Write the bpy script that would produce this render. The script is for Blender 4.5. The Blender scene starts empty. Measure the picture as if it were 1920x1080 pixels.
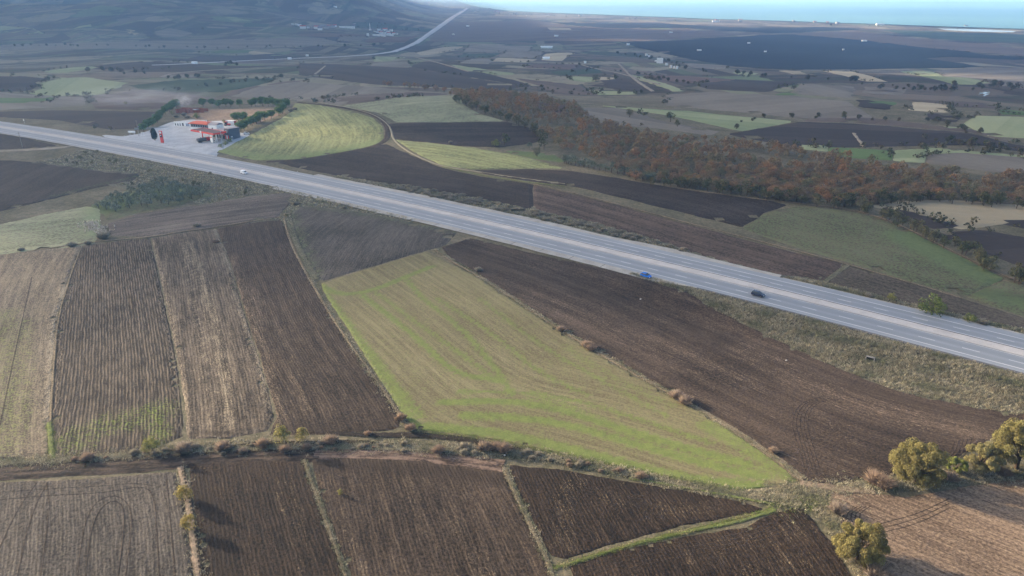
import bpy, bmesh, math, random
import numpy as np
from mathutils import Vector, Matrix

# ------------------------------------------------------------------ camera
SC = bpy.context.scene
COL = SC.collection
CAM_H = 90.0
FPX = 1321.0                      # focal length in pixels of the 1920 wide frame
PITCH = math.atan(550.0 / FPX)    # the horizon lies just above the frame
cd = bpy.data.cameras.new('camera')
cd.sensor_width = 36.0
cd.lens = 36.0 * FPX / 1920.0
cd.clip_start = 1.0
cd.clip_end = 200000.0
cam = bpy.data.objects.new('camera', cd)
COL.objects.link(cam)
cam.location = (0, 0, CAM_H)
cam.rotation_euler = (math.pi / 2 - PITCH, 0, 0)
SC.camera = cam

# ------------------------------------------------------------------ sky, sun, exposure
SUN_EL = math.radians(17.0)
SUN_AZ = math.atan2(-0.90, 0.43)          # direction to the sun, from +Y clockwise
W = bpy.data.worlds.new('World')
SC.world = W
W.use_nodes = True
wn = W.node_tree
sky = wn.nodes.new('ShaderNodeTexSky')
sky.sky_type = 'NISHITA'
sky.sun_disc = False
sky.sun_elevation = SUN_EL
sky.sun_rotation = SUN_AZ
sky.altitude = 200
sky.air_density = 0.85
sky.dust_density = 6.0
sky.ozone_density = 1.0
wn.links.new(sky.outputs[0], wn.nodes['Background'].inputs[0])
wn.nodes['Background'].inputs[1].default_value = 0.15
sd = bpy.data.lights.new('sun', 'SUN')
sd.energy = 4.5
sd.angle = math.radians(0.7)
sd.color = (1.0, 0.86, 0.68)
sun = bpy.data.objects.new('sun', sd)
COL.objects.link(sun)
SUN_DIR = Vector((math.sin(SUN_AZ) * math.cos(SUN_EL), math.cos(SUN_AZ) * math.cos(SUN_EL), math.sin(SUN_EL)))
sun.rotation_euler = SUN_DIR.to_track_quat('Z', 'Y').to_euler()
sun.location = SUN_DIR * 3000
SC.view_settings.view_transform = 'Standard'
SC.view_settings.look = 'None'
SC.view_settings.exposure = 1.55
SC.view_settings.gamma = 1.0
SC.view_settings.use_curve_mapping = False
SC.cycles.use_denoising = True
SC.cycles.max_bounces = 6
SC.cycles.diffuse_bounces = 2
SC.cycles.glossy_bounces = 2
SC.cycles.transmission_bounces = 3
SC.cycles.volume_bounces = 1
SC.cycles.transparent_max_bounces = 6
SC.cycles.caustics_reflective = False
SC.cycles.caustics_refractive = False
HAZE_DENSITY = 0.00012

rng = np.random.default_rng(7)
random.seed(7)

# ------------------------------------------------------------------ terrain
UX, UY = 0.8234, -0.5674          # along the highway
NX, NY = 0.5674, 0.8234           # across it, away from the camera


def S(t):
    t = np.clip(t, 0.0, 1.0)
    return t * t * (3 - 2 * t)


def bow(s):
    """sideways bow of the highway from its chord"""
    t = np.clip(s, -1000, 260) / 300.0
    return -14.04 * t * t - 27.04 * t + 0.875


def height(x, y):
    x = np.asarray(x, float); y = np.asarray(y, float)
    n = NX * x + NY * y
    s = UX * x + UY * y
    n = n - bow(s)
    h = -4.2 * S((202.5 - n) / 15.0) * S((s + 150) / 110.0)
    h += -2.0 * S((203.0 - n) / 25.0) * S((-250 - s) / 100.0)
    # spoil bank on the far side of the road, low hill beyond the station
    far = S((n - 236) / 60.0)
    h += 9.0 * far * np.exp(-(((x + 125) / 110.0) ** 2 + ((y - 575) / 95.0) ** 2))
    h += 5.0 * far * np.exp(-(((x + 20) / 120.0) ** 2 + ((y - 590) / 90.0) ** 2))
    h += 14.0 * far * np.exp(-(((x + 590) / 120.0) ** 2 + ((y - 800) / 90.0) ** 2))
    r2 = y + 0.45 * np.maximum(x, 0) + 0.1 * np.minimum(x, 0)
    D = S((r2 - 520) / 1700.0)
    h += -60.0 * D
    amp = S((n - 330) / 500.0)
    h += amp * (4.0 * np.sin(x / 170 + 1.1) * np.sin(y / 240 + .4) + 3.0 * np.sin(x / 95 + y / 150)) * (1 - 0.8 * S((y - 2200) / 900))
    # hills inland on the left
    t = x / np.maximum(y, 1.0)
    hm = S((y - 1500) / 4200.0) * S((-0.072 - t) / 0.2)
    rid = 0.75 + 0.25 * np.sin(x / 310 + 0.6 * np.sin(y / 420)) + 0.18 * np.sin(y / 260 + x / 500)
    rid = rid + 0.07 * np.sin(x / 97 + 1.7 * np.sin(y / 133)) + 0.05 * np.sin(y / 71 + x / 160)
    h += 300.0 * hm * rid
    return h


def at(px, py, dz=0.0):
    """pixel positions (1920 wide frame) -> points on the terrain, arrays in, arrays out"""
    px = np.atleast_1d(np.asarray(px, float)); py = np.atleast_1d(np.asarray(py, float))
    dx = (px - 960) / FPX; dy = (py - 540) / FPX
    d = np.stack([dx, math.cos(PITCH) - dy * math.sin(PITCH), -math.sin(PITCH) - dy * math.cos(PITCH)], 1)
    ts = np.concatenate([[20.0], 60 * 1.02 ** np.arange(350)])
    T = ts[None, :]
    under = CAM_H + d[:, 2:3] * T < height(d[:, 0:1] * T, d[:, 1:2] * T) + dz
    k = np.where(under.any(1), under.argmax(1), len(ts) - 1)
    hi = ts[k]; lo = ts[np.maximum(k - 1, 0)]
    for _ in range(22):
        m = (lo + hi) / 2
        b = CAM_H + d[:, 2] * m < height(d[:, 0] * m, d[:, 1] * m) + dz
        hi = np.where(b, m, hi); lo = np.where(b, lo, m)
    x = d[:, 0] * hi; y = d[:, 1] * hi
    return np.stack([x, y, height(x, y)], 1)


def at1(px, py, dz=0.0):
    return Vector(at([px], [py], dz)[0])


def lift(x, y, layer):
    r = np.hypot(x, y)
    return layer * (0.016 + 0.00016 * r)


# ------------------------------------------------------------------ object helpers
def tag(o, label=None, cat=None, group=None, kind=None):
    if label: o['label'] = label
    if cat: o['category'] = cat
    if group: o['group'] = group
    if kind: o['kind'] = kind
    return o


def mesh_np(name, verts, faces, mat=None, attrs=None, smooth=False):
    """verts (n,3); faces (m,k) array or list of index lists"""
    me = bpy.data.meshes.new(name)
    verts = np.asarray(verts, np.float32)
    if isinstance(faces, np.ndarray):
        k = faces.shape[1]; m = len(faces)
        me.vertices.add(len(verts)); me.vertices.foreach_set('co', verts.ravel())
        me.loops.add(m * k); me.loops.foreach_set('vertex_index', faces.astype(np.int32).ravel())
        me.polygons.add(m)
        me.polygons.foreach_set('loop_start', np.arange(0, m * k, k, dtype=np.int32))
        me.update(calc_edges=True)
    else:
        me.from_pydata(verts.tolist(), [], faces)
        me.update()
    if smooth:
        me.polygons.foreach_set('use_smooth', np.ones(len(me.polygons), bool))
    if attrs:
        for k_, v in attrs.items():
            a = me.attributes.new(k_, 'FLOAT', 'POINT')
            a.data.foreach_set('value', np.asarray(v, np.float32))
    if mat: me.materials.append(mat)
    return me


def obj(name, me, parent=None, loc=None):
    o = bpy.data.objects.new(name, me)
    COL.objects.link(o)
    if parent: o.parent = parent
    if loc is not None: o.location = loc
    return o


def empty(name, loc=(0, 0, 0), rz=0.0):
    o = bpy.data.objects.new(name, None)
    COL.objects.link(o)
    o.location = loc
    o.rotation_euler = (0, 0, rz)
    o.empty_display_size = 0.5
    return o


def copy_tree(o, parent=None):
    c = o.copy()
    COL.objects.link(c)
    c.parent = parent
    for ch in o.children:
        copy_tree(ch, c)
    return c


class MB:
    """collects boxes, tubes and prisms into one mesh"""
    def __init__(self): self.bm = bmesh.new()

    def box(self, x0, x1, y0, y1, z0, z1, bev=0.0):
        r = bmesh.ops.create_cube(self.bm, size=1.0)
        vs = r['verts']
        for v in vs:
            v.co = Vector(((x0 + x1) / 2 + v.co.x * (x1 - x0), (y0 + y1) / 2 + v.co.y * (y1 - y0), (z0 + z1) / 2 + v.co.z * (z1 - z0)))
        if bev > 0:
            es = {e for v in vs for e in v.link_edges}
            bmesh.ops.bevel(self.bm, geom=list(es), offset=bev, segments=2, affect='EDGES', profile=0.6)
        return self

    def tube(self, pts, radii, n=8):
        rings = []
        pts = [Vector(p) for p in pts]
        for i, p in enumerate(pts):
            d = (pts[min(i + 1, len(pts) - 1)] - pts[max(i - 1, 0)]).normalized()
            q = d.to_track_quat('Z', 'Y')
            r = radii[i] if isinstance(radii, (list, tuple)) else radii
            rings.append([self.bm.verts.new(p + q @ Vector((math.cos(a) * r, math.sin(a) * r, 0))) for a in [2 * math.pi * k / n for k in range(n)]])
        for a, b in zip(rings, rings[1:]):
            for k in range(n):
                self.bm.faces.new((a[k], a[(k + 1) % n], b[(k + 1) % n], b[k]))
        self.bm.faces.new(rings[0][::-1]); self.bm.faces.new(rings[-1])
        return self

    def prism(self, poly, z0, z1):
        a = [self.bm.verts.new((x, y, z0)) for x, y in poly]
        b = [self.bm.verts.new((x, y, z1)) for x, y in poly]
        self.bm.faces.new(a[::-1]); self.bm.faces.new(b)
        n = len(a)
        for k in range(n):
            self.bm.faces.new((a[k], a[(k + 1) % n], b[(k + 1) % n], b[k]))
        return self

    def hull(self, rows):
        """loft through rows of equal length (each a closed ring)"""
        rings = [[self.bm.verts.new(p) for p in r] for r in rows]
        n = len(rings[0])
        for a, b in zip(rings, rings[1:]):
            for k in range(n):
                self.bm.faces.new((a[k], a[(k + 1) % n], b[(k + 1) % n], b[k]))
        self.bm.faces.new(rings[0][::-1]); self.bm.faces.new(rings[-1])
        return self

    def build(self, name, mat, parent=None, loc=None, smooth=False):
        bmesh.ops.recalc_face_normals(self.bm, faces=self.bm.faces)
        me = bpy.data.meshes.new(name)
        self.bm.to_mesh(me); self.bm.free()
        if smooth:
            me.polygons.foreach_set('use_smooth', np.ones(len(me.polygons), bool))
        me.materials.append(mat)
        return obj(name, me, parent, loc)


# ------------------------------------------------------------------ materials
class NT:
    def __init__(self, name):
        self.m = bpy.data.materials.new(name)
        self.m.use_nodes = True
        self.t = self.m.node_tree
        self.b = self.t.nodes['Principled BSDF']
        self.b.inputs['Roughness'].default_value = 0.95
        self.b.inputs['Specular IOR Level'].default_value = 0.15

    def n(self, typ, **kw):
        nd = self.t.nodes.new(typ)
        for k, v in kw.items(): setattr(nd, k, v)
        return nd

    def put(self, sock, v):
        if isinstance(v, bpy.types.NodeSocket): self.t.links.new(v, sock)
        elif v is not None: sock.default_value = v

    def math(self, op, a, b=None, c=None, clamp=False):
        nd = self.n('ShaderNodeMath', operation=op, use_clamp=clamp)
        self.put(nd.inputs[0], a)
        if b is not None: self.put(nd.inputs[1], b)
        if c is not None: self.put(nd.inputs[2], c)
        return nd.outputs[0]

    def step(self, v, lo, hi):
        nd = self.n('ShaderNodeMapRange', interpolation_type='SMOOTHSTEP', clamp=True)
        self.put(nd.inputs[0], v); self.put(nd.inputs[1], lo); self.put(nd.inputs[2], hi)
        return nd.outputs[0]

    def attr(self, name):
        nd = self.n('ShaderNodeAttribute', attribute_name=name)
        return nd.outputs['Fac']

    def pos(self):
        return self.n('ShaderNodeNewGeometry').outputs['Position']

    def xyz(self, x, y, z=0.0):
        nd = self.n('ShaderNodeCombineXYZ')
        self.put(nd.inputs[0], x); self.put(nd.inputs[1], y); self.put(nd.inputs[2], z)
        return nd.outputs[0]

    def noise(self, vec, scale, detail=3.0, rough=0.55, dist=0.0):
        nd = self.n('ShaderNodeTexNoise')
        self.put(nd.inputs['Vector'], vec)
        nd.inputs['Scale'].default_value = scale
        nd.inputs['Detail'].default_value = detail
        nd.inputs['Roughness'].default_value = rough
        nd.inputs['Distortion'].default_value = dist
        return nd.outputs[0]

    def mix(self, f, a, b):
        nd = self.n('ShaderNodeMix', data_type='RGBA')
        self.put(nd.inputs[0], f)
        for s, v in ((nd.inputs[6], a), (nd.inputs[7], b)):
            if isinstance(v, tuple): s.default_value = (*v[:3], 1)
            else: self.put(s, v)
        return nd.outputs[2]

    def ramp(self, f, stops, interp='LINEAR'):
        nd = self.n('ShaderNodeValToRGB')
        cr = nd.color_ramp
        cr.interpolation = interp
        while len(cr.elements) < len(stops): cr.elements.new(0.5)
        for e, (p, c) in zip(cr.elements, stops):
            e.position = p; e.color = (*c, 1)
        self.put(nd.inputs[0], f)
        return nd.outputs[0]

    def bump(self, h, dist=1.0, strength=1.0):
        nd = self.n('ShaderNodeBump')
        nd.inputs['Strength'].default_value = strength
        nd.inputs['Distance'].default_value = dist
        self.put(nd.inputs['Height'], h)
        self.put(self.b.inputs['Normal'], nd.outputs[0])

    def col(self, c):
        if isinstance(c, tuple): self.b.inputs['Base Color'].default_value = (*c[:3], 1)
        else: self.put(self.b.inputs['Base Color'], c)
        return self


def plain(name, c, rough=0.6, spec=0.4, metal=0.0, var=0.12, scale=1.5):
    m = NT(name)
    m.b.inputs['Roughness'].default_value = rough
    m.b.inputs['Specular IOR Level'].default_value = spec
    m.b.inputs['Metallic'].default_value = metal
    tc = m.n('ShaderNodeTexCoord').outputs['Object']
    f = m.noise(tc, scale, 4, 0.6)
    m.col(m.mix(f, tuple(v * (1 - var) for v in c), tuple(min(1, v * (1 + var)) for v in c)))
    return m.m


GAIN = {'dark_turned_soil': .58, 'cloddy_brown_soil': .72, 'ridged_soil': .8, 'straw_striped_soil': .86, 'brown_ploughed_soil': .72, 'grey_harrowed_soil': .76, 'tan_stubble_soil': .88, 'dark_field_soil': .56, 'red_brown_soil': .85, 'dull_grey_soil': .85, 'sprouting_meadow': .95, 'wet_track_soil': .75, 'ruddy_track_soil': .85}


def soil(name, dark, light, straw=(0.32, 0.25, 0.16), spacing=0.55, furrow=0.5, relief=0.10, straw_amt=0.35,
         clod=1.0, streak=0.5, macro=0.03, grass=(0.10, 0.17, 0.03), grass2=None, wet=(0.024, 0.017, 0.012), green_base=0.0,
         streak_scale=(0.03, 0.55), fine=1.7, ragged=False):
    gn = GAIN.get(name, 1.0)
    dark = tuple(v * gn for v in dark); light = tuple(v * gn for v in light)
    m = NT(name)
    p = m.pos()
    fu, fv = m.attr('fu'), m.attr('fv')
    big = m.noise(p, macro, 4, 0.6)
    wob = m.noise(p, 0.17, 3, 0.6)
    v2 = m.math('MULTIPLY_ADD', m.math('SUBTRACT', wob, 0.5), 0.75, fv)
    w = m.math('SINE', m.math('MULTIPLY', v2, 2 * math.pi / spacing))
    rows_ = m.noise(m.xyz(m.math('MULTIPLY', fu, 0.16), m.math('MULTIPLY', v2, 0.85 / spacing)), 1.0, 3, 0.65)
    st = m.noise(m.xyz(m.math('MULTIPLY', fu, streak_scale[0]), m.math('MULTIPLY', fv, streak_scale[1])), 1.0, 4, 0.65)
    fn = m.noise(p, fine, 5, 0.78)
    gr = m.noise(p, 0.45, 4, 0.7)
    w = m.math('MULTIPLY', w, m.step(m.math('ADD', rows_, m.math('MULTIPLY', gr, 0.5)), 0.45, 1.05))
    w = m.math('MULTIPLY_ADD', w, 0.5, 0.5)
    f = m.math('MULTIPLY', fn, 0.95 * clod)
    f = m.math('MULTIPLY_ADD', st, streak * 0.7, f)
    f = m.math('MULTIPLY_ADD', big, 0.4, f)
    f = m.math('MULTIPLY_ADD', w, 0.20 * furrow, f)
    f = m.math('MULTIPLY_ADD', rows_, 0.55 * furrow, f)
    tot = 0.475 * clod + 0.35 * streak + 0.2 + 0.375 * furrow
    f = m.step(f, tot - 0.24, tot + 0.30)
    c = m.mix(f, tuple(v * .42 for v in dark), tuple(v * 1.22 for v in light))
    # stubble and dry residue; painted sunlight on the knoll crop
    sp = m.noise(m.xyz(m.math('MULTIPLY', fu, 1.1), m.math('MULTIPLY', fv, 2.2)), 1.5, 4, 0.8)
    sm = m.math('MULTIPLY_ADD', m.attr('straw'), 0.2, m.math('MULTIPLY', sp, 0.95))
    sm = m.math('MULTIPLY_ADD', rows_, 0.22, sm)
    sm = m.math('MULTIPLY_ADD', st, 0.2, sm)
    sm = m.math('MULTIPLY_ADD', gr, 0.16, sm)
    thr = 1.06 - 0.30 * straw_amt
    sm = m.step(sm, thr - 0.09, thr + 0.13)
    c = m.mix(m.math('MULTIPLY', sm, 0.9), c, straw)
    # sprouting green
    gsum = m.math('ADD', m.attr('green'), green_base)
    gm = m.math('MULTIPLY_ADD', m.math('SUBTRACT', fn, 0.5), 2.9, gsum)
    gm = m.math('ADD', gm, m.math('MULTIPLY', m.math('SUBTRACT', gr, 0.5), 1.0))
    gm = m.step(gm, 0.18, 0.95)
    gc = m.mix(m.step(m.math('MULTIPLY_ADD', sp, 0.5, m.math('MULTIPLY', gr, 0.5)), 0.38, 0.62), grass, grass2 or tuple(v * 1.5 for v in grass))
    c = m.mix(m.math('MULTIPLY', m.math('MULTIPLY', gm, 0.85), m.step(gsum, 0.0, 0.12)), c, gc)
    # wet wheel tracks and turned wet soil
    dm = m.math('MULTIPLY_ADD', m.math('SUBTRACT', fn, 0.5), 1.2, m.attr('dark'))
    dm = m.math('MULTIPLY', m.step(dm, 0.1, 0.9), 0.7)
    c = m.mix(dm, c, wet)
    m.col(c)
    h = m.math('MULTIPLY', w, relief * furrow * 0.9)
    h = m.math('MULTIPLY_ADD', rows_, relief * furrow * 1.2, h)
    h = m.math('MULTIPLY_ADD', fn, relief * 2.6 * clod, h)
    h = m.math('MULTIPLY_ADD', gr, relief * 1.5, h)
    m.bump(h, 1.0, 1.0)
    if ragged:
        e = m.math('ABSOLUTE', m.attr('edge'))
        e = m.math('ADD', e, m.math('MULTIPLY', m.math('SUBTRACT', fn, 0.5), 1.4))
        e = m.math('ADD', e, m.math('MULTIPLY', m.math('SUBTRACT', gr, 0.5), 1.2))
        a_ = m.math('SUBTRACT', 1.0, m.step(e, 0.45, 0.95))
        m.put(m.b.inputs['Alpha'], m.math('MULTIPLY', a_, ragged))
    return m.m


def farmat(name, a, b, stripe=0.35, spread=0.22):
    """distant field: faint strips along the direction of work, patches across"""
    m = NT(name)
    p = m.pos()
    fu, fv = m.attr('fu'), m.attr('fv')
    st = m.noise(m.xyz(m.math('MULTIPLY', fu, 0.004), m.math('MULTIPLY', fv, 0.11)), 1.0, 4, 0.7)
    big = m.noise(p, 0.012, 5, 0.65)
    fn = m.noise(p, 0.25, 4, 0.7)
    oi = m.n('ShaderNodeObjectInfo').outputs['Random']
    f = m.math('MULTIPLY', st, stripe)
    f = m.math('MULTIPLY_ADD', big, 0.5, f)
    f = m.math('MULTIPLY_ADD', fn, 0.35, f)
    f = m.math('MULTIPLY_ADD', oi, spread, f)
    tot = (stripe + 0.85 + spread) / 2
    wn_ = m.n('ShaderNodeTexWhiteNoise', noise_dimensions='1D')
    m.put(wn_.inputs['W'], m.math('ADD', m.math('FLOOR', m.math('MULTIPLY_ADD', fn, 0.12, m.math('MULTIPLY', fv, 0.045))), m.math('MULTIPLY', oi, 50.0)))
    f = m.math('MULTIPLY_ADD', m.math('SUBTRACT', wn_.outputs['Value'], 0.5), 0.3, f)
    f = m.step(f, tot - 0.32, tot + 0.32)
    c = m.mix(f, a, b)
    sp = m.step(m.noise(p, 0.09, 5, 0.8), 0.6, 0.72)
    m.col(m.mix(m.math('MULTIPLY', sp, 0.4), c, tuple(v * .5 for v in a)))
    m.bump(m.math('MULTIPLY_ADD', fn, 0.5, m.math('MULTIPLY', st, 0.6)), 1.0, 0.7)
    return m.m


def leafmat(name, cols, trans=0.25, vary=0.9):
    m = NT(name)
    oi = m.n('ShaderNodeObjectInfo').outputs['Random']
    r = m.math('FRACT', m.math('ADD', oi, m.attr('rnd')))
    l = m.attr('leaf')
    n = len(cols)
    c = m.ramp(r, [((i + 0.5) / n, k) for i, k in enumerate(cols)])
    hs = m.n('ShaderNodeHueSaturation')
    m.put(hs.inputs['Color'], c)
    m.put(hs.inputs['Value'], m.math('MULTIPLY_ADD', l, vary, 1.0 - vary / 2))
    m.put(hs.inputs['Hue'], m.math('MULTIPLY_ADD', l, 0.03, 0.485))
    m.b.inputs['Roughness'].default_value = 0.8
    m.col(hs.outputs[0])
    tr = m.n('ShaderNodeBsdfTranslucent')
    m.put(tr.inputs[0], hs.outputs[0])
    mx = m.n('ShaderNodeMixShader')
    mx.inputs[0].default_value = trans
    m.t.links.new(m.b.outputs[0], mx.inputs[1])
    m.t.links.new(tr.outputs[0], mx.inputs[2])
    m.t.links.new(mx.outputs[0], m.t.nodes['Material Output'].inputs['Surface'])
    return m.m


M = {}
M['bark'] = plain('bark', (0.09, 0.065, 0.045), 0.95, 0.1, var=0.4, scale=4)
M['steel'] = plain('galvanised_steel', (0.42, 0.42, 0.42), 0.5, 0.4)
M['concrete'] = plain('concrete', (0.38, 0.36, 0.33), 0.9, 0.2, var=0.25)
M['white'] = plain('white_paint', (0.74, 0.74, 0.72), 0.6, 0.3, var=0.1)
M['red'] = plain('red_paint', (0.62, 0.035, 0.025), 0.45, 0.4, var=0.1)
M['redroof'] = plain('red_roof', (0.42, 0.07, 0.035), 0.7, 0.3, var=0.2)
M['darkroof'] = plain('dark_roof', (0.09, 0.05, 0.055), 0.7, 0.3, var=0.2)
M['slate'] = plain('slate_blue_cladding', (0.055, 0.075, 0.105), 0.5, 0.4, var=0.15)
M['greyroof'] = plain('grey_roof', (0.2, 0.19, 0.21), 0.7, 0.3, var=0.25)
M['glass'] = plain('window_glass', (0.03, 0.04, 0.05), 0.12, 0.6, var=0.1)
M['rubber'] = plain('rubber', (0.012, 0.012, 0.012), 0.85, 0.2)
M['rim'] = plain('wheel_rim', (0.3, 0.3, 0.31), 0.35, 0.5, 0.7)
M['lamp'] = plain('lamp_lens', (0.75, 0.75, 0.72), 0.15, 0.6)
M['tail'] = plain('tail_lens', (0.4, 0.01, 0.01), 0.2, 0.5)
M['carblue'] = plain('blue_car_paint', (0.005, 0.12, 0.5), 0.25, 0.6, var=0.05)
M['carwhite'] = plain('white_car_paint', (0.75, 0.77, 0.78), 0.3, 0.5, var=0.04)
M['cardark'] = plain('dark_car_paint', (0.018, 0.025, 0.05), 0.2, 0.6, var=0.08)
M['tank'] = plain('tank_grey', (0.09, 0.10, 0.11), 0.45, 0.5, var=0.2)
M['brick'] = plain('red_brick', (0.24, 0.085, 0.055), 0.9, 0.1, var=0.35)
M['culvertshade'] = plain('culvert_shade_paint', (0.02, 0.02, 0.02), 0.95, 0.1)  # near-black colour standing in for the shade inside the culvert
M['blue'] = plain('blue_print', (0.03, 0.08, 0.2), 0.6, 0.3)
M['black'] = plain('black_print', (0.015, 0.017, 0.02), 0.6, 0.3)
M['wood'] = plain('weathered_wood', (0.3, 0.27, 0.23), 0.9, 0.1, var=0.3)
M['plaster'] = plain('weathered_plaster', (0.42, 0.40, 0.37), 0.8, 0.2, var=0.15)
M['greenhouse'] = plain('greenhouse_film', (0.85, 0.87, 0.86), 0.4, 0.4)

# ------------------------------------------------------------------ base ground
def make_ground():
    ys = np.concatenate([np.arange(20, 430, 2.5), np.arange(430, 900, 8), np.arange(900, 2600, 25), np.geomspace(2600, 90000, 90)])
    xs = np.concatenate([-np.geomspace(90000, 2100, 60), np.arange(-2000, -700, 40), np.arange(-700, -260, 8), np.arange(-260, 260, 2.5), np.arange(260, 700, 8), np.arange(700, 2000, 40), np.geomspace(2100, 90000, 60)])
    X, Y = np.meshgrid(xs, ys)
    R = np.hypot(X, Y)
    Z = height(X, Y) - 0.03 - 0.0003 * np.minimum(R, 2500)
    nx, ny = len(xs), len(ys)
    v = np.stack([X.ravel(), Y.ravel(), Z.ravel()], 1)
    i = (np.arange(ny - 1)[:, None] * nx + np.arange(nx - 1)[None, :]).ravel()
    f = np.stack([i, i + 1, i + 1 + nx, i + nx], 1)
    m = NT('open_ground')
    p = m.pos()
    g1 = m.noise(p, 0.05, 5, 0.65)
    g2 = m.noise(p, 0.6, 5, 0.7)
    g3 = m.noise(p, 3.0, 4, 0.7)
    f1 = m.math('MULTIPLY_ADD', g2, 0.6, m.math('MULTIPLY', g1, 0.6))
    f1 = m.math('MULTIPLY_ADD', g3, 0.5, f1)
    near = m.ramp(m.step(f1, 0.5, 1.2), [(0.0, (0.048, 0.042, 0.025)), (0.35, (0.088, 0.08, 0.046)), (0.65, (0.145, 0.122, 0.078)), (1.0, (0.22, 0.185, 0.125))])
    # far plain: small holdings
    sep = m.n('ShaderNodeSeparateXYZ'); m.put(sep.inputs[0], p)
    wx = m.math('MULTIPLY_ADD', m.noise(p, 0.004, 3, 0.5), 120.0, sep.outputs[0])
    wy = m.math('MULTIPLY_ADD', m.noise(p, 0.0035, 3, 0.5), 160.0, sep.outputs[1])
    wv = m.xyz(m.math('MULTIPLY', wx, 0.0075), m.math('MULTIPLY', wy, 0.0055))
    PAL = [(0.0, (0.042, 0.032, 0.026)), (0.18, (0.11, 0.085, 0.064)), (0.34, (0.19, 0.17, 0.115)), (0.48, (0.065, 0.048, 0.038)), (0.6, (0.13, 0.16, 0.078)), (0.7, (0.23, 0.2, 0.135)), (0.82, (0.045, 0.054, 0.03)), (0.92, (0.15, 0.115, 0.085))]
    vo = m.n('ShaderNodeTexVoronoi', distance='CHEBYCHEV')
    m.put(vo.inputs['Vector'], wv); vo.inputs['Scale'].default_value = 1.0; vo.inputs['Randomness'].default_value = 0.9
    sc = m.n('ShaderNodeSeparateColor'); m.put(sc.inputs[0], vo.outputs['Color'])
    patch = m.ramp(sc.outputs[0], PAL, 'CONSTANT')
    # each holding is cut in strips
    ang = m.math('GREATER_THAN', sc.outputs[1], 0.5)
    lane = m.math('ADD', m.math('MULTIPLY', sep.outputs[0], ang), m.math('MULTIPLY', sep.outputs[1], m.math('SUBTRACT', 1.0, ang)))
    wn_ = m.n('ShaderNodeTexWhiteNoise', noise_dimensions='1D')
    m.put(wn_.inputs['W'], m.math('FLOOR', m.math('MULTIPLY', lane, 0.035)))
    strip = m.ramp(wn_.outputs['Value'], PAL, 'CONSTANT')
    patch = m.mix(m.math('MULTIPLY', m.math('GREATER_THAN', sc.outputs[2], 0.4), 0.55), patch, strip)
    tx = m.noise(p, 0.02, 6, 0.7)
    patch = m.mix(m.math('MULTIPLY', m.step(tx, 0.45, 0.75), 0.4), patch, (0.10, 0.10, 0.06))
    # hedges on the boundaries, scrub in patches
    ve = m.n('ShaderNodeTexVoronoi', feature='DISTANCE_TO_EDGE'); m.put(ve.inputs['Vector'], wv); ve.inputs['Scale'].default_value = 1.0; ve.inputs['Randomness'].default_value = 0.9
    sn_ = m.noise(p, 0.06, 5, 0.75)
    hedge = m.math('MULTIPLY', m.math('SUBTRACT', 1.0, m.step(ve.outputs['Distance'], 0.015, 0.05)), m.step(sn_, 0.42, 0.6))
    scrub = m.step(m.math('ADD', m.math('MULTIPLY', m.noise(p, 0.007, 4, 0.6), 0.7), m.math('MULTIPLY', sn_, 0.5)), 0.62, 0.74)
    patch = m.mix(m.math('MULTIPLY', m.math('MAXIMUM', scrub, hedge), 0.85), patch, (0.03, 0.036, 0.02))
    m.col(m.mix(m.step(sep.outputs[1], 600.0, 800.0), near, patch))
    m.bump(m.math('MULTIPLY_ADD', g3, 0.2, m.math('MULTIPLY', g2, 0.5)), 1.0, 0.9)
    tag(obj('ground', mesh_np('ground', v, f, m.m, smooth=True)), kind='structure')


make_ground()

# ------------------------------------------------------------------ draped sheets
def inside(poly, x, y):
    c = np.zeros(x.shape, bool)
    n = len(poly)
    j = n - 1
    for i in range(n):
        xi, yi = poly[i]; xj, yj = poly[j]
        k = (yi > y) != (yj > y)
        with np.errstate(divide='ignore', invalid='ignore'):
            t = (xj - xi) * (y - yi) / (yj - yi) + xi
        c ^= k & (x < t)
        j = i
    return c


def cut(pts, ax, val, keep_gt):
    out = []
    a = pts[-1]
    ia = (a[ax] >= val) if keep_gt else (a[ax] <= val)
    for b in pts:
        ib = (b[ax] >= val) if keep_gt else (b[ax] <= val)
        if ia != ib:
            t = (val - a[ax]) / (b[ax] - a[ax])
            out.append((a[0] + (b[0] - a[0]) * t, a[1] + (b[1] - a[1]) * t))
        if ib: out.append(b)
        a, ia = b, ib
    return out


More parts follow.
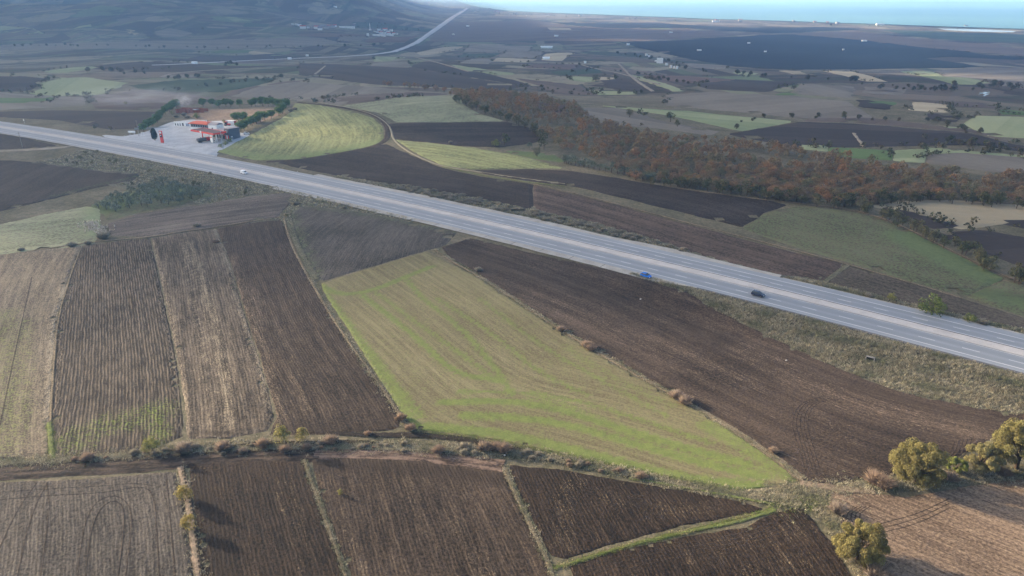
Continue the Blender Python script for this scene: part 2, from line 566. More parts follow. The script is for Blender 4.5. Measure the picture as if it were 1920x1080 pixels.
def sheet_verts(poly, step):
    """split a polygon into grid cells -> verts (n,2), faces"""
    P = np.asarray(poly)
    x0, y0 = P.min(0); x1, y1 = P.max(0)
    i0, i1 = int(math.floor(x0 / step)), int(math.ceil(x1 / step))
    j0, j1 = int(math.floor(y0 / step)), int(math.ceil(y1 / step))
    gx = np.arange(i0, i1 + 1) * step; gy = np.arange(j0, j1 + 1) * step
    X, Y = np.meshgrid(gx, gy)
    ins = inside(poly, X, Y)
    full = ins[:-1, :-1] & ins[1:, :-1] & ins[:-1, 1:] & ins[1:, 1:]
    mark = np.zeros(full.shape, bool)
    for k in range(len(P)):
        a, b = P[k - 1], P[k]
        m = max(2, int(np.hypot(*(b - a)) / (step * 0.2)) + 2)
        t = np.linspace(0, 1, m)
        q = a + (b - a) * t[:, None]
        mark[np.clip(((q[:, 1] - gy[0]) / step).astype(int), 0, full.shape[0] - 1), np.clip(((q[:, 0] - gx[0]) / step).astype(int), 0, full.shape[1] - 1)] = True
    full &= ~mark
    used = -np.ones(X.shape, int)
    jj, ii = np.nonzero(full)
    for dj in (0, 1):
        for di in (0, 1): used[jj + dj, ii + di] = 0
    idx = np.nonzero(used == 0)
    used[idx] = np.arange(len(idx[0]))
    verts = list(zip(X[idx].tolist(), Y[idx].tolist()))
    faces = np.stack([used[jj, ii], used[jj, ii + 1], used[jj + 1, ii + 1], used[jj + 1, ii]], 1).tolist() if len(jj) else []
    cache = {}

    def vid(p):
        k = (round(p[0], 3), round(p[1], 3))
        if k not in cache:
            cache[k] = len(verts); verts.append(p)
        return cache[k]
    pl = [tuple(p) for p in P.tolist()]
    for i in np.nonzero(mark.any(0))[0]:
        strip = cut(pl, 0, gx[i], True)
        if len(strip) > 2: strip = cut(strip, 0, gx[i] + step, False)
        if len(strip) < 3: continue
        for j in np.nonzero(mark[:, i])[0]:
            c = cut(strip, 1, gy[j], True)
            if len(c) > 2: c = cut(c, 1, gy[j] + step, False)
            if len(c) >= 3:
                f = []
                for q in c:
                    q = vid(q)
                    if q not in f: f.append(q)
                if len(f) >= 3: faces.append(f)
    return np.array(verts), faces


def polydist(x, y, line):
    """signed distance to a polyline and the distance along it"""
    best = np.full(x.shape, 1e18); sd_ = np.zeros(x.shape); al = np.zeros(x.shape)
    L = 0.0
    n = len(line)
    for k in range(n - 1):
        ax, ay = line[k][:2]; bx, by = line[k + 1][:2]
        dx, dy = bx - ax, by - ay
        l2 = dx * dx + dy * dy
        if l2 < 1e-9: continue
        ln = math.sqrt(l2)
        t = ((x - ax) * dx + (y - ay) * dy) / l2
        tc = np.clip(t, -1e9 if k == 0 else 0, 1e9 if k == n - 2 else 1)
        ex, ey = x - (ax + dx * tc), y - (ay + dy * tc)
        d = ex * ex + ey * ey
        m = d < best
        best = np.where(m, d, best)
        cr = (dx * (y - ay) - dy * (x - ax)) / ln
        sd_ = np.where(m, np.where(cr < 0, -1, 1) * np.sqrt(d), sd_)
        al = np.where(m, L + tc * ln, al)
        L += ln
    return sd_, al


def segdist(x, y, line):
    best = np.full(x.shape, 1e18)
    for k in range(len(line) - 1):
        ax, ay = line[k][:2]; bx, by = line[k + 1][:2]
        dx, dy = bx - ax, by - ay
        l2 = dx * dx + dy * dy + 1e-9
        t = np.clip(((x - ax) * dx + (y - ay) * dy) / l2, 0, 1)
        best = np.minimum(best, (x - ax - dx * t) ** 2 + (y - ay - dy * t) ** 2)
    return np.sqrt(best)


def smooth_px(pts, it=2):
    pts = [tuple(map(float, p)) for p in pts]
    for _ in range(it):
        o = [pts[0]]
        for a, b in zip(pts, pts[1:]):
            o.append((a[0] * .75 + b[0] * .25, a[1] * .75 + b[1] * .25))
            o.append((a[0] * .25 + b[0] * .75, a[1] * .25 + b[1] * .75))
        o.append(pts[-1])
        pts = o
    return pts


def world_line(pts, it=2):
    q = np.array(smooth_px(pts, it))
    return at(q[:, 0], q[:, 1])


def world_poly(px, jit, seg, seed=0):
    P = []
    q = np.array(px, float)
    n = len(q)
    # soften corners a little
    soft = []
    for k in range(n):
        a, b, c = q[k - 1], q[k], q[(k + 1) % n]
        soft += [b * .88 + a * .12, b * .985 + (a + c) * .0075, b * .88 + c * .12]
    q = np.array(soft)
    w = at(q[:, 0], q[:, 1])[:, :2]
    r = np.random.default_rng(seed + 11)
    for k in range(len(w)):
        a, b = w[k], w[(k + 1) % len(w)]
        d = np.hypot(*(b - a))
        m = max(1, min(60, int(d / seg)))
        nrm = np.array([-(b - a)[1], (b - a)[0]]) / max(d, 1e-6)
        for i in range(m):
            P.append(a + (b - a) * (i / m) + nrm * r.normal(0, jit))
    return [tuple(p) for p in np.array(P).tolist()]


NF = [0]
POLYS = {}


def field(name, mat, px, guide=None, step=None, layer=1.0, paint=(), label=None, jit=None):
    """a sheet of worked land draped on the terrain; paint = (attribute, pixel line, half width in m, strength)"""
    NF[0] += 1
    c = at([np.mean([p[0] for p in px])], [np.mean([p[1] for p in px])])[0]
    r = math.hypot(c[0], c[1])
    if step is None: step = 1.6 if r < 260 else (4.0 if r < 520 else (10.0 if r < 900 else (30.0 if r < 2500 else 90.0)))
    if layer == 1.0 and r < 420: layer = 2.2
    if jit is None: jit = 0.13 if r < 300 else (0.3 if r < 700 else 1.5)
    poly = world_poly(px, jit, max(2.5, step * 1.5), NF[0])
    POLYS[label] = poly
    v, f = sheet_verts(poly, step)
    x, y = v[:, 0], v[:, 1]
    z = height(x, y) + lift(x, y, layer + 0.02 * (NF[0] % 7))
    pb = segdist(x, y, poly + poly[:1]) < 1e-3
    rb = np.hypot(x[pb], y[pb])
    z[pb] = height(x[pb], y[pb]) - 0.035 - 0.0003 * np.minimum(rb, 2500)
    if guide is None: guide = [px[0], px[1]]
    gl = world_line(guide, 2 if len(guide) > 2 else 0)
    fv, fu = polydist(x, y, gl)
    at_ = {'fu': fu, 'fv': fv}
    for a_, line, hw, stg in [q for q in paint if not (q[0] == 'dark' and q[2] < 0.9)]:
        wl = world_line(line, 2) if len(line) > 2 else world_line(line, 0)
        d = segdist(x, y, wl)
        val = stg * (1 - S((d / hw - 0.35) / 0.65))
        at_[a_] = np.maximum(at_.get(a_, np.zeros_like(x)), val)
    for k in ('green', 'straw', 'dark'):
        at_.setdefault(k, np.zeros_like(x))
    me = mesh_np(name, np.stack([x, y, z], 1), f, mat, at_, smooth=True)
    o = tag(obj(name, me), label, kind='structure')
    for a_, line, hw, stg in paint:
        if a_ == 'dark' and hw < 0.9 and stg > 0:
            ribbon('wheel_track', M['track'] if stg > 0.8 else M['track2'], line, hw * 0.75, layer=layer + 0.6, kind=None, jit=0.06, parent=o)
    return o


def ribbon(name, mat, pts, width, layer=1.6, kind='structure', label=None, jit=0.15, it=3, parent=None, attrs=None):
    """strip of ground following a pixel line; width in m or list along the line"""
    wl = world_line(pts, it)
    # resample evenly
    seg = np.hypot(np.diff(wl[:, 0]), np.diff(wl[:, 1])); L = np.concatenate([[0], np.cumsum(seg)])
    r = float(np.mean(np.hypot(wl[:, 0], wl[:, 1])))
    st = max(1.2, r / 200.0)
    tt = np.linspace(0, L[-1], max(4, int(L[-1] / st)))
    x = np.interp(tt, L, wl[:, 0]); y = np.interp(tt, L, wl[:, 1])
    dx, dy = np.gradient(x), np.gradient(y); ln = np.hypot(dx, dy) + 1e-9
    nx, ny = -dy / ln, dx / ln
    w = np.interp(tt / L[-1], np.linspace(0, 1, len(width)), width) if isinstance(width, (list, tuple)) else np.full(len(tt), float(width))
    rr = np.random.default_rng(len(pts) * 7 + int(abs(pts[0][0])))
    cols = []
    ac = np.array([-1.0, -0.5, 0.0, 0.5, 1.0])
    for a in ac:
        j = rr.normal(0, jit, len(tt)) * (abs(a) == 1)
        cols.append(np.stack([x + nx * (a * w / 2 + j), y + ny * (a * w / 2 + j)], 1))
    A = np.stack(cols, 1)
    xx, yy = A[..., 0].ravel(), A[..., 1].ravel()
    z = height(xx, yy) + lift(xx, yy, layer)
    z -= np.broadcast_to(np.abs(ac) == 1, (len(tt), len(ac))).ravel() * (0.08 + 0.0004 * np.hypot(xx, yy))
    k = len(ac); m = len(tt)
    i = (np.arange(m - 1)[:, None] * k + np.arange(k - 1)[None, :]).ravel()
    f = np.stack([i, i + 1, i + 1 + k, i + k], 1)
    fv = (np.broadcast_to(ac, (m, k)) * w[:, None] / 2).ravel()
    fu = np.broadcast_to(tt[:, None], (m, k)).ravel()
    z0 = np.zeros_like(xx)
    me = mesh_np(name, np.stack([xx, yy, z], 1), f, mat, {'fu': fu, 'fv': fv, 'edge': np.broadcast_to(ac, (m, k)).ravel(), 'green': z0, 'straw': z0, 'dark': z0}, smooth=True)
    o = obj(name, me, parent)
    if kind: o['kind'] = kind
    if label: o['label'] = label
    return o

# ------------------------------------------------------------------ fields near the camera
F = {}
F['stubble'] = soil('grey_stubble_soil', (0.085, 0.066, 0.047), (0.22, 0.175, 0.12), (0.40, 0.32, 0.21), 0.6, 0.35, 0.07, 0.62, grass=(0.12, 0.14, 0.035), green_base=0.06)
F['ridged'] = soil('ridged_soil', (0.048, 0.036, 0.026), (0.135, 0.105, 0.074), (0.30, 0.24, 0.16), 0.78, 1.6, 0.13, 0.2, clod=0.7, grass=(0.11, 0.15, 0.02))
F['striped'] = soil('straw_striped_soil', (0.058, 0.043, 0.031), (0.165, 0.128, 0.09), (0.37, 0.30, 0.20), 0.8, 0.8, 0.11, 0.5, streak=0.9)
F['brown'] = soil('brown_ploughed_soil', (0.040, 0.027, 0.018), (0.118, 0.083, 0.057), (0.31, 0.235, 0.155), 0.7, 0.7, 0.13, 0.4, streak=0.6)
F['clods'] = soil('cloddy_brown_soil', (0.040, 0.027, 0.019), (0.125, 0.088, 0.062), (0.36, 0.27, 0.19), 0.65, 0.45, 0.12, 0.42, streak=0.55, streak_scale=(0.012, 0.22))
F['rich'] = soil('dark_turned_soil', (0.026, 0.017, 0.011), (0.085, 0.056, 0.036), (0.34, 0.26, 0.16), 0.72, 0.95, 0.18, 0.34, fine=1.8, grass=(0.13, 0.22, 0.03))
F['grey'] = soil('grey_harrowed_soil', (0.062, 0.051, 0.042), (0.165, 0.138, 0.11), (0.34, 0.28, 0.19), 0.62, 0.7, 0.10, 0.36, grass=(0.1, 0.13, 0.035), green_base=0.04)
F['tan'] = soil('tan_stubble_soil', (0.15, 0.10, 0.066), (0.32, 0.225, 0.15), (0.50, 0.38, 0.24), 0.5, 0.35, 0.06, 0.55, streak_scale=(0.05, 1.1), streak=0.7)
F['meadow'] = soil('sprouting_meadow', (0.25, 0.205, 0.11), (0.195, 0.17, 0.09), (0.32, 0.265, 0.16), 0.6, 0.4, 0.05, 0.4, grass=(0.1, 0.138, 0.034), grass2=(0.158, 0.192, 0.05), streak=0.8, streak_scale=(0.02, 0.6), green_base=0.2)
F['dull'] = soil('dull_grey_soil', (0.055, 0.046, 0.038), (0.14, 0.118, 0.095), (0.26, 0.22, 0.16), 0.9, 0.5, 0.10, 0.25, grass=(0.09, 0.11, 0.045))
F['band'] = soil('mauve_brown_soil', (0.07, 0.056, 0.046), (0.16, 0.13, 0.105), (0.28, 0.24, 0.18), 1.0, 0.4, 0.06, 0.2, streak=0.9, streak_scale=(0.006, 0.25))
F['darkfar'] = soil('dark_field_soil', (0.036, 0.026, 0.021), (0.10, 0.074, 0.057), (0.22, 0.17, 0.12), 1.2, 0.4, 0.10, 0.12, streak=0.7, streak_scale=(0.006, 0.12), fine=1.0, grass=(0.06, 0.09, 0.03))
F['redbrown'] = soil('red_brown_soil', (0.055, 0.036, 0.026), (0.15, 0.105, 0.077), (0.26, 0.2, 0.14), 1.2, 0.4, 0.08, 0.2, streak=0.9, streak_scale=(0.005, 0.16), fine=1.0)
F['yard'] = soil('ruddy_yard_earth', (0.19, 0.125, 0.08), (0.28, 0.2, 0.135), (0.36, 0.27, 0.18), 1.5, 0.2, 0.05, 0.2, fine=.8)
F['roadstrip'] = soil('brown_roadside_soil', (0.06, 0.045, 0.032), (0.12, 0.095, 0.068), (0.22, 0.18, 0.12), 1.0, 0.4, 0.08, 0.2, grass=(0.065, 0.095, 0.035), green_base=0.1, fine=1.0)
F['winter'] = soil('winter_green', (0.10, 0.09, 0.05), (0.17, 0.14, 0.085), (0.26, 0.21, 0.13), 1.2, 0.3, 0.06, 0.2, grass=(0.07, 0.11, 0.035), grass2=(0.11, 0.14, 0.055), green_base=0.5, streak_scale=(0.006, 0.12), fine=1.0)
F['olivebrown'] = soil('olive_brown_meadow', (0.10, 0.085, 0.05), (0.16, 0.135, 0.085), (0.24, 0.19, 0.12), 1.2, 0.2, 0.06, 0.12, grass=(0.08, 0.118, 0.045), grass2=(0.112, 0.145, 0.058), green_base=0.5, streak_scale=(0.006, 0.12), fine=1.0)
F['lit'] = soil('sun_tinted_green_crop', (0.19, 0.2, 0.09), (0.26, 0.265, 0.115), (0.50, 0.45, 0.16), 2.6, 0.3, 0.06, 0.2, grass=(0.125, 0.165, 0.06), grass2=(0.19, 0.22, 0.085), green_base=0.36, streak=0.9, streak_scale=(0.02, 0.3), fine=0.8)  # green crop colour, yellowed and brightened to carry sunlight
F['pale'] = soil('pale_green_crop', (0.2, 0.2, 0.12), (0.31, 0.30, 0.19), (0.42, 0.38, 0.26), 3.0, 0.3, 0.06, 0.3, grass=(0.16, 0.20, 0.09), grass2=(0.22, 0.25, 0.13), green_base=0.4, streak_scale=(0.008, 0.15), fine=0.8)

M['track'] = soil('wheel_rut_soil', (0.03, 0.023, 0.017), (0.085, 0.066, 0.05), (0.2, 0.16, 0.11), 0.6, 0.0, 0.10, 0.1, ragged=0.8)
M['track2'] = soil('faint_rut_soil', (0.05, 0.036, 0.026), (0.12, 0.088, 0.065), (0.3, 0.23, 0.15), 0.6, 0.0, 0.10, 0.25, ragged=0.55)

# left block
field('stubble_field', F['stubble'], [(-260, 505), (0, 478), (80, 468), (152, 461), (128, 520), (106, 600), (98, 700), (92, 790), (98, 852), (0, 862), (-260, 880)],
      [(152, 461), (128, 520), (106, 600), (98, 700), (92, 790), (98, 852)], label='pale grey stubble field at the left edge',
      paint=[('green', [(0, 590), (10, 700), (5, 840)], 7, .35), ('green', [(50, 600), (45, 800)], 3, .3), ('straw', [(120, 540), (100, 640), (92, 780)], 2, .6), ('dark', [(60, 520), (20, 700), (0, 800)], .8, .3)])
field('ploughed_field', F['ridged'], [(156, 461), (220, 452), (281, 446), (293, 500), (311, 580), (331, 680), (341, 760), (344, 818), (300, 838), (250, 848), (180, 855), (108, 858), (97, 790), (101, 700), (109, 600), (131, 520)],
      [(281, 446), (293, 500), (311, 580), (331, 680), (341, 760), (344, 818)], label='dark ridged field with many straight furrows on the left',
      paint=[('green', [(140, 830), (180, 800), (240, 790), (295, 770)], 8, .34), ('green', [(285, 770), (300, 800), (295, 830)], 4, .45), ('straw', [(265, 470), (285, 600), (305, 700), (315, 800)], 4, .2), ('dark', [(110, 856), (200, 850), (340, 820)], 2.0, .5)])
field('ploughed_field', F['striped'], [(284, 446), (345, 436), (405, 428), (430, 490), (455, 578), (482, 660), (505, 740), (514, 785), (500, 808), (430, 822), (352, 822), (346, 760), (334, 680), (314, 580), (296, 500)],
      [(405, 428), (430, 490), (455, 578), (482, 660), (505, 740), (514, 785)], label='ploughed field with pale straw stripes left of the dark brown one',
      paint=[('straw', [(286, 450), (297, 500), (316, 580), (336, 680), (346, 760), (350, 818)], 1.6, .5), ('straw', [(402, 430), (428, 490), (453, 578), (480, 660), (503, 740), (512, 790)], 2.0, .5), ('straw', [(352, 455), (385, 540), (410, 640), (425, 740), (430, 800)], 2.4, .6), ('straw', [(340, 450), (362, 560), (385, 680), (395, 800)], 1.1, .5), ('dark', [(350, 815), (430, 812), (490, 800), (512, 775)], 1.4, .5), ('dark', [(330, 480), (350, 600), (372, 740)], 1.0, .3)])
field('ploughed_field', F['brown'], [(406, 428), (470, 418), (528, 411), (545, 455), (580, 520), (620, 590), (660, 650), (710, 715), (752, 785), (748, 806), (600, 814), (505, 816), (519, 780), (507, 735), (483, 655), (457, 575), (432, 490)],
      [(528, 411), (545, 455), (580, 520), (620, 590), (660, 650), (710, 715), (752, 785)], label='dark brown ploughed field narrowing away left of the green field',
      paint=[('straw', [(430, 480), (470, 580), (500, 680), (525, 790)], 3.5, .5), ('straw', [(480, 540), (540, 660), (580, 780)], 2, .35), ('dark', [(530, 480), (640, 640), (730, 790)], 4, .3), ('dark', [(520, 800), (640, 806), (745, 798)], 2.2, .4)])
field('fallow_field', F['dull'], [(541, 402), (572, 386), (640, 392), (700, 402), (780, 418), (858, 435), (835, 460), (770, 478), (700, 499), (612, 525), (598, 527), (572, 488), (548, 440)],
      [(700, 400), (640, 440), (600, 500)], label='grey brown fallow wedge below the road',
      paint=[('green', [(545, 405), (560, 450), (590, 520)], 5, .5), ('green', [(575, 388), (700, 404), (855, 436)], 4, .45), ('dark', [(610, 400), (660, 440), (700, 480)], 2, .3)])
field('fallow_field', F['band'], [(203, 418), (260, 400), (330, 390), (392, 381), (480, 366), (546, 362), (546, 378), (526, 409), (470, 417), (400, 427), (280, 445), (203, 441)],
      [(203, 440), (300, 425), (420, 408), (526, 395)], label='mauve brown harrowed strip below the olive grove',
      paint=[('straw', [(205, 420), (270, 402), (390, 384)], 2, .5), ('straw', [(240, 440), (290, 435), (360, 425)], 2, .6), ('dark', [(220, 430), (330, 412), (470, 395)], 4, .4)])
field('green_field', F['pale'], [(-260, 450), (0, 421), (80, 402), (168, 386), (188, 392), (188, 430), (178, 456), (120, 465), (0, 477), (-260, 503)],
      [(0, 470), (180, 450)], label='pale green meadow at the left edge',
      paint=[('straw', [(0, 472), (60, 465), (180, 452)], 6, .5), ('green', [(172, 388), (182, 440)], 4, .6)])
field('ploughed_field', F['darkfar'], [(-260, 345), (0, 300), (60, 303), (200, 321), (268, 326), (250, 340), (180, 352), (100, 372), (0, 396), (-260, 440)],
      [(0, 350), (60, 320), (120, 300)], label='dark bare field at the left below the road',
      paint=[('straw', [(0, 372), (15, 345), (50, 312)], 1.4, .7), ('straw', [(0, 390), (130, 362), (200, 348)], 3, .6), ('straw', [(60, 335), (95, 322)], 2, .4), ('green', [(100, 368), (180, 348), (260, 330)], 4, .4)])
field('olive_grove_ground', F['winter'], [(168, 386), (218, 362), (262, 348), (312, 340), (402, 356), (402, 368), (340, 384), (262, 398), (200, 414), (190, 400)], layer=1.3,
      paint=[('green', [(180, 395), (230, 375), (330, 355)], 14, .6)], label='green ground under the olive grove')
field('ploughed_field', F['darkfar'], [(-160, 232), (0, 251), (60, 261), (106, 273), (60, 278), (0, 280), (-160, 292)], label='small dark field between road and dirt track')

# centre: the green field and the big brown field
G = [('green', [(600, 535), (640, 555), (700, 545), (760, 520), (810, 500)], 1.9, 0.72),
     ('green', [(760, 520), (790, 560), (860, 610), (930, 690), (960, 740)], 1.4, 0.66),
     ('green', [(680, 555), (740, 600), (800, 650), (850, 700), (935, 715)], 1.4, 0.83),
     ('green', [(700, 545), (760, 590), (830, 640), (900, 690), (930, 715)], 1.2, 0.56),
     ('green', [(640, 600), (690, 650), (740, 720), (790, 780)], 1.5, 0.61),
     ('green', [(600, 540), (650, 600), (700, 680), (760, 770), (780, 800)], 1.7, 0.66),
     ('green', [(820, 560), (930, 630), (1010, 700), (1100, 740)], 1.2, 0.56),
     ('green', [(900, 560), (1000, 640), (1120, 710), (1250, 780)], 1.3, 0.45),
     ('green', [(830, 755), (920, 752), (1020, 760), (1120, 790), (1250, 830), (1400, 870)], 1.9, 0.83),
     ('green', [(860, 735), (960, 735), (1060, 745), (1180, 780), (1330, 830)], 1.2, 0.61),
     ('green', [(870, 780), (960, 782), (1060, 795), (1180, 830), (1300, 865), (1430, 895)], 2.0, 0.83),
     ('green', [(790, 800), (900, 808), (1020, 830), (1140, 862), (1290, 900), (1420, 912)], 2.5, 0.83),
     ('green', [(1000, 740), (1150, 800), (1300, 860), (1450, 890)], 3.0, 0.39),
     ('green', [(1330, 800), (1420, 850), (1480, 890)], 4.2, 0.56),
     ('green', [(1060, 650), (1150, 710), (1260, 760)], 2.5, 0.27),
     ('straw', [(720, 590), (800, 690), (860, 740)], 4, .4), ('straw', [(900, 640), (1000, 720), (1100, 770)], 5, .45), ('straw', [(800, 520), (900, 590), (1000, 660)], 6, .3)]
field('green_field', F['meadow'], [(601, 531), (700, 501), (800, 471), (850, 496), (900, 522), (960, 562), (1050, 622), (1150, 682), (1250, 737), (1350, 792), (1440, 852), (1480, 880), (1498, 903), (1440, 914), (1380, 917), (1280, 905), (1180, 880), (1100, 863), (960, 830), (870, 815), (785, 806), (756, 780), (700, 692), (650, 612), (612, 556)],
      [(680, 555), (740, 600), (800, 650), (880, 720), (960, 760), (1100, 790), (1250, 835), (1400, 880)], step=1.2, paint=G, label='large green and tan striped field in the middle')
field('ploughed_field', F['clods'], [(828, 463), (880, 446), (1000, 475), (1150, 507), (1228, 529), (1290, 548), (1330, 574), (1400, 608), (1500, 657), (1600, 702), (1700, 737), (1800, 758), (1920, 776), (2150, 810), (2150, 850), (1920, 806), (1850, 832), (1780, 862), (1660, 893), (1560, 908), (1512, 902), (1490, 883), (1440, 845), (1350, 785), (1250, 730), (1150, 673), (1050, 613), (960, 553), (900, 515), (850, 489)],
      [(880, 446), (1000, 478), (1150, 520), (1300, 580), (1500, 670), (1700, 745), (1920, 790)], step=1.4,
      paint=[('straw', [(1000, 560), (1200, 640), (1400, 720)], 8, .3), ('straw', [(1400, 660), (1600, 760), (1800, 800)], 9, .35), ('straw', [(1520, 770), (1600, 830)], 2.5, .3), ('dark', [(860, 470), (1000, 520), (1150, 560)], 9, .35), ('dark', [(1300, 620), (1450, 690), (1600, 730), (1800, 780)], 5, .4), ('dark', [(1060, 620), (1250, 725), (1440, 840)], 3, .35)]
      + [('dark', [(1540 + o, 745 + abs(o) * .2), (1500 + o, 755), (1482 + o, 790), (1497 + o, 840), (1510 + o, 885)], .55, .5) for o in (0, 7, 14, 21, 28)]
      + [('dark', [(1790 + o, 828 - o * .2), (1782 + o, 850), (1755 + o, 868)], .55, .5) for o in (0, 8, 16, 24, 32)]
      + [('dark', [(1380 + o, 595), (1120 - 1260 + 1380 + o, 590)], .4, .0) for o in (0,)]
      + [('dark', [(1100, 575 + o), (1108, 567 + o), (1124, 568 + o), (1128, 576 + o)], .5, .5) for o in (0, 6, 12)],
      label='broad cloddy brown field running below the road')

# bottom row
tr = lambda pts, o: [(x + o, y) for x, y in pts]
LOOP = [(160, 1095), (168, 1010), (185, 955), (215, 935), (235, 955), (232, 1010), (220, 1095)]
field('ploughed_field', F['grey'], [(-320, 930), (0, 905), (150, 898), (330, 884), (344, 940), (354, 1000), (366, 1110), (-320, 1110)],
      [(330, 884), (344, 940), (354, 1000), (366, 1110)], step=1.0,
      paint=[('dark', LOOP, .7, .85), ('dark', [(145, 1095), (153, 1010), (172, 945), (215, 925), (248, 950), (246, 1010), (234, 1095)], .6, .8),
             ('dark', [(-20, 940), (80, 930), (200, 925), (270, 910), (290, 930), (295, 1000), (300, 1095)], .6, .75), ('dark', [(-20, 925), (80, 918), (190, 912), (262, 906), (285, 912)], .5, .6),
             ('dark', [(90, 905), (60, 960), (30, 1095)], .7, .75), ('dark', [(70, 905), (30, 960), (-10, 1050)], .7, .7), ('dark', [(88, 905), (95, 950), (75, 1095)], .6, .6),
             ('dark', [(335, 890), (350, 1000), (362, 1100)], 1.2, .6), ('dark', [(312, 890), (322, 1000), (330, 1100)], .6, .6)],
      label='grey harrowed field with looping wheel tracks, bottom left')
field('ploughed_field', F['rich'], [(356, 870), (460, 865), (572, 862), (592, 920), (622, 1000), (662, 1110), (386, 1110), (372, 1000), (362, 930)],
      [(572, 862), (592, 920), (622, 1000), (662, 1110)], step=1.1,
      paint=[('straw', [(515, 895), (545, 960), (580, 1080)], 2.4, .3), ('straw', [(535, 900), (570, 980)], 1.4, .4), ('dark', [(365, 890), (400, 960), (430, 1090)], 3, .5)],
      label='very dark ploughed strip between two grassy banks')
field('ploughed_field', F['brown'], [(582, 861), (680, 857), (760, 862), (850, 870), (944, 884), (960, 920), (990, 980), (1018, 1040), (1050, 1110), (668, 1110), (628, 1000), (598, 920)],
      [(760, 862), (800, 960), (850, 1110)], step=1.1,
      paint=[('dark', [(590, 870), (700, 872), (830, 885), (940, 900)], 3.5, .55), ('straw', [(640, 960), (660, 1040), (700, 1100)], 2, .3), ('straw', [(840, 960), (880, 1020), (920, 1090)], 2.5, .35), ('straw', [(760, 900), (800, 1000)], 1.5, .25)],
      label='brown ridged field at the bottom centre left')
field('ploughed_field', F['rich'], [(955, 872), (1050, 880), (1180, 902), (1300, 922), (1400, 942), (1438, 956), (1400, 964), (1280, 985), (1150, 1020), (1062, 1048), (1032, 1040), (1002, 980), (972, 920)],
      [(972, 885), (1010, 970), (1040, 1040)], step=0.9,
      paint=[('dark', [(1150 + o, 990), (1165 + o, 945), (1210 + o, 925), (1245 + o, 940), (1240 + o, 975)], .5, .7) for o in (-28, -18, -8, 2)] + [('dark', [(1190 + o, 985), (1205 + o, 955), (1225 + o, 945), (1235 + o, 960)], .45, .65) for o in (6, 16)]
      + [('straw', [(1080, 900), (1050, 960), (1060, 1020)], 4, .4), ('straw', [(1120, 925), (1250, 960), (1340, 950)], 3, .35), ('dark', [(960, 878), (1100, 892), (1300, 928)], 2.5, .6)],
      label='dark tapering ploughed field with curved turns, bottom centre')
field('ploughed_field', F['rich'], [(1066, 1062), (1180, 1026), (1300, 1003), (1400, 988), (1460, 958), (1502, 950), (1545, 1000), (1580, 1050), (1612, 1110), (1086, 1110)],
      [(1470, 955), (1530, 1020), (1600, 1120)], step=0.9,
      paint=[('dark', [(1100, 1062 + o), (1250, 1025 + o), (1400, 1000 + o), (1480, 968 + o)], .5, .65) for o in (0, 8, 16, 24)] + [('straw', [(1300, 1040), (1450, 1010), (1520, 990)], 4, .3), ('straw', [(1400, 1080), (1500, 1050)], 4, .35)],
      label='dark ploughed field in the bottom centre right')
field('stubble_field', F['tan'], [(1560, 918), (1640, 925), (1700, 932), (1800, 912), (1920, 898), (2250, 880), (2250, 1160), (1640, 1160), (1602, 1050), (1572, 1000), (1556, 950)],
      [(1640, 1000), (1920, 1120)], step=1.2,
      paint=[('dark', [(1600 + o, 950), (1575 + o, 965), (1585 + o, 985)], .5, .5) for o in (0, 8, 16, 24, 32)] + [('dark', [(1640, 985 + o), (1720, 965 + o), (1780, 935 + o)], .5, .4) for o in (0, 9, 18)],
      label='tan stubble field in the bottom right corner')

# above the road
field('ploughed_field', F['darkfar'], [(520, 304), (560, 299), (640, 286), (722, 269), (772, 291), (830, 315), (900, 330), (1000, 346), (1000, 394), (960, 386), (860, 366), (760, 349), (690, 340), (600, 323), (540, 310)],
      [(560, 305), (700, 325), (860, 345), (1000, 375)], label='dark bare field above the road, right of the petrol station')
field('ploughed_field', F['redbrown'], [(1000, 346), (1100, 370), (1250, 410), (1400, 450), (1500, 475), (1578, 492), (1575, 502), (1542, 528), (1450, 515), (1380, 498), (1300, 475), (1240, 455), (1180, 437), (1100, 416), (1000, 394)],
      [(960, 350), (1100, 380), (1300, 440), (1560, 510)], paint=[('straw', [(1010, 350), (1200, 400), (1450, 465)], 4, .35), ('dark', [(1100, 395), (1300, 445), (1500, 500)], 6, .4)], label='reddish brown field along the far side of the road')
field('ploughed_field', F['darkfar'], [(884, 319), (1000, 317), (1062, 319), (1150, 332), (1250, 350), (1330, 362), (1420, 373), (1478, 384), (1432, 400), (1392, 426), (1300, 403), (1180, 374), (1080, 350), (980, 338), (920, 328)],
      [(900, 322), (1100, 340), (1300, 380), (1400, 410)], label='dark bare field below the brown wood',
      paint=[('dark', [(920, 324), (1100, 338), (1300, 372)], 14, .35)])
field('green_field', F['olivebrown'], [(1392, 428), (1432, 401), (1492, 386), (1560, 391), (1640, 406), (1700, 430), (1780, 470), (1850, 505), (1884, 522), (1850, 537), (1812, 556), (1700, 526), (1600, 495), (1500, 466), (1430, 443)],
      [(1430, 440), (1600, 490), (1800, 550)], label='olive green meadow above the road on the right',
      paint=[('green', [(1700, 445), (1800, 495), (1860, 520)], 12, .5), ('straw', [(1500, 410), (1560, 420)], 10, .2)])
field('ploughed_field', F['roadstrip'], [(1548, 528), (1590, 498), (1700, 529), (1806, 560), (1920, 596), (2120, 650), (2120, 690), (1920, 618), (1760, 583), (1650, 556)],
      [(1590, 500), (1700, 530), (1920, 600)], label='dark brown strip beside the road on the right')
field('green_field', F['olivebrown'], [(1814, 556), (1852, 538), (1886, 524), (1990, 560), (2150, 620), (2120, 645), (1920, 594)],
      paint=[('green', [(1850, 550), (1920, 570)], 8, .4), ('dark', [(1830, 545), (1930, 560)], 8, .4)], label='dull green corner at the right edge')
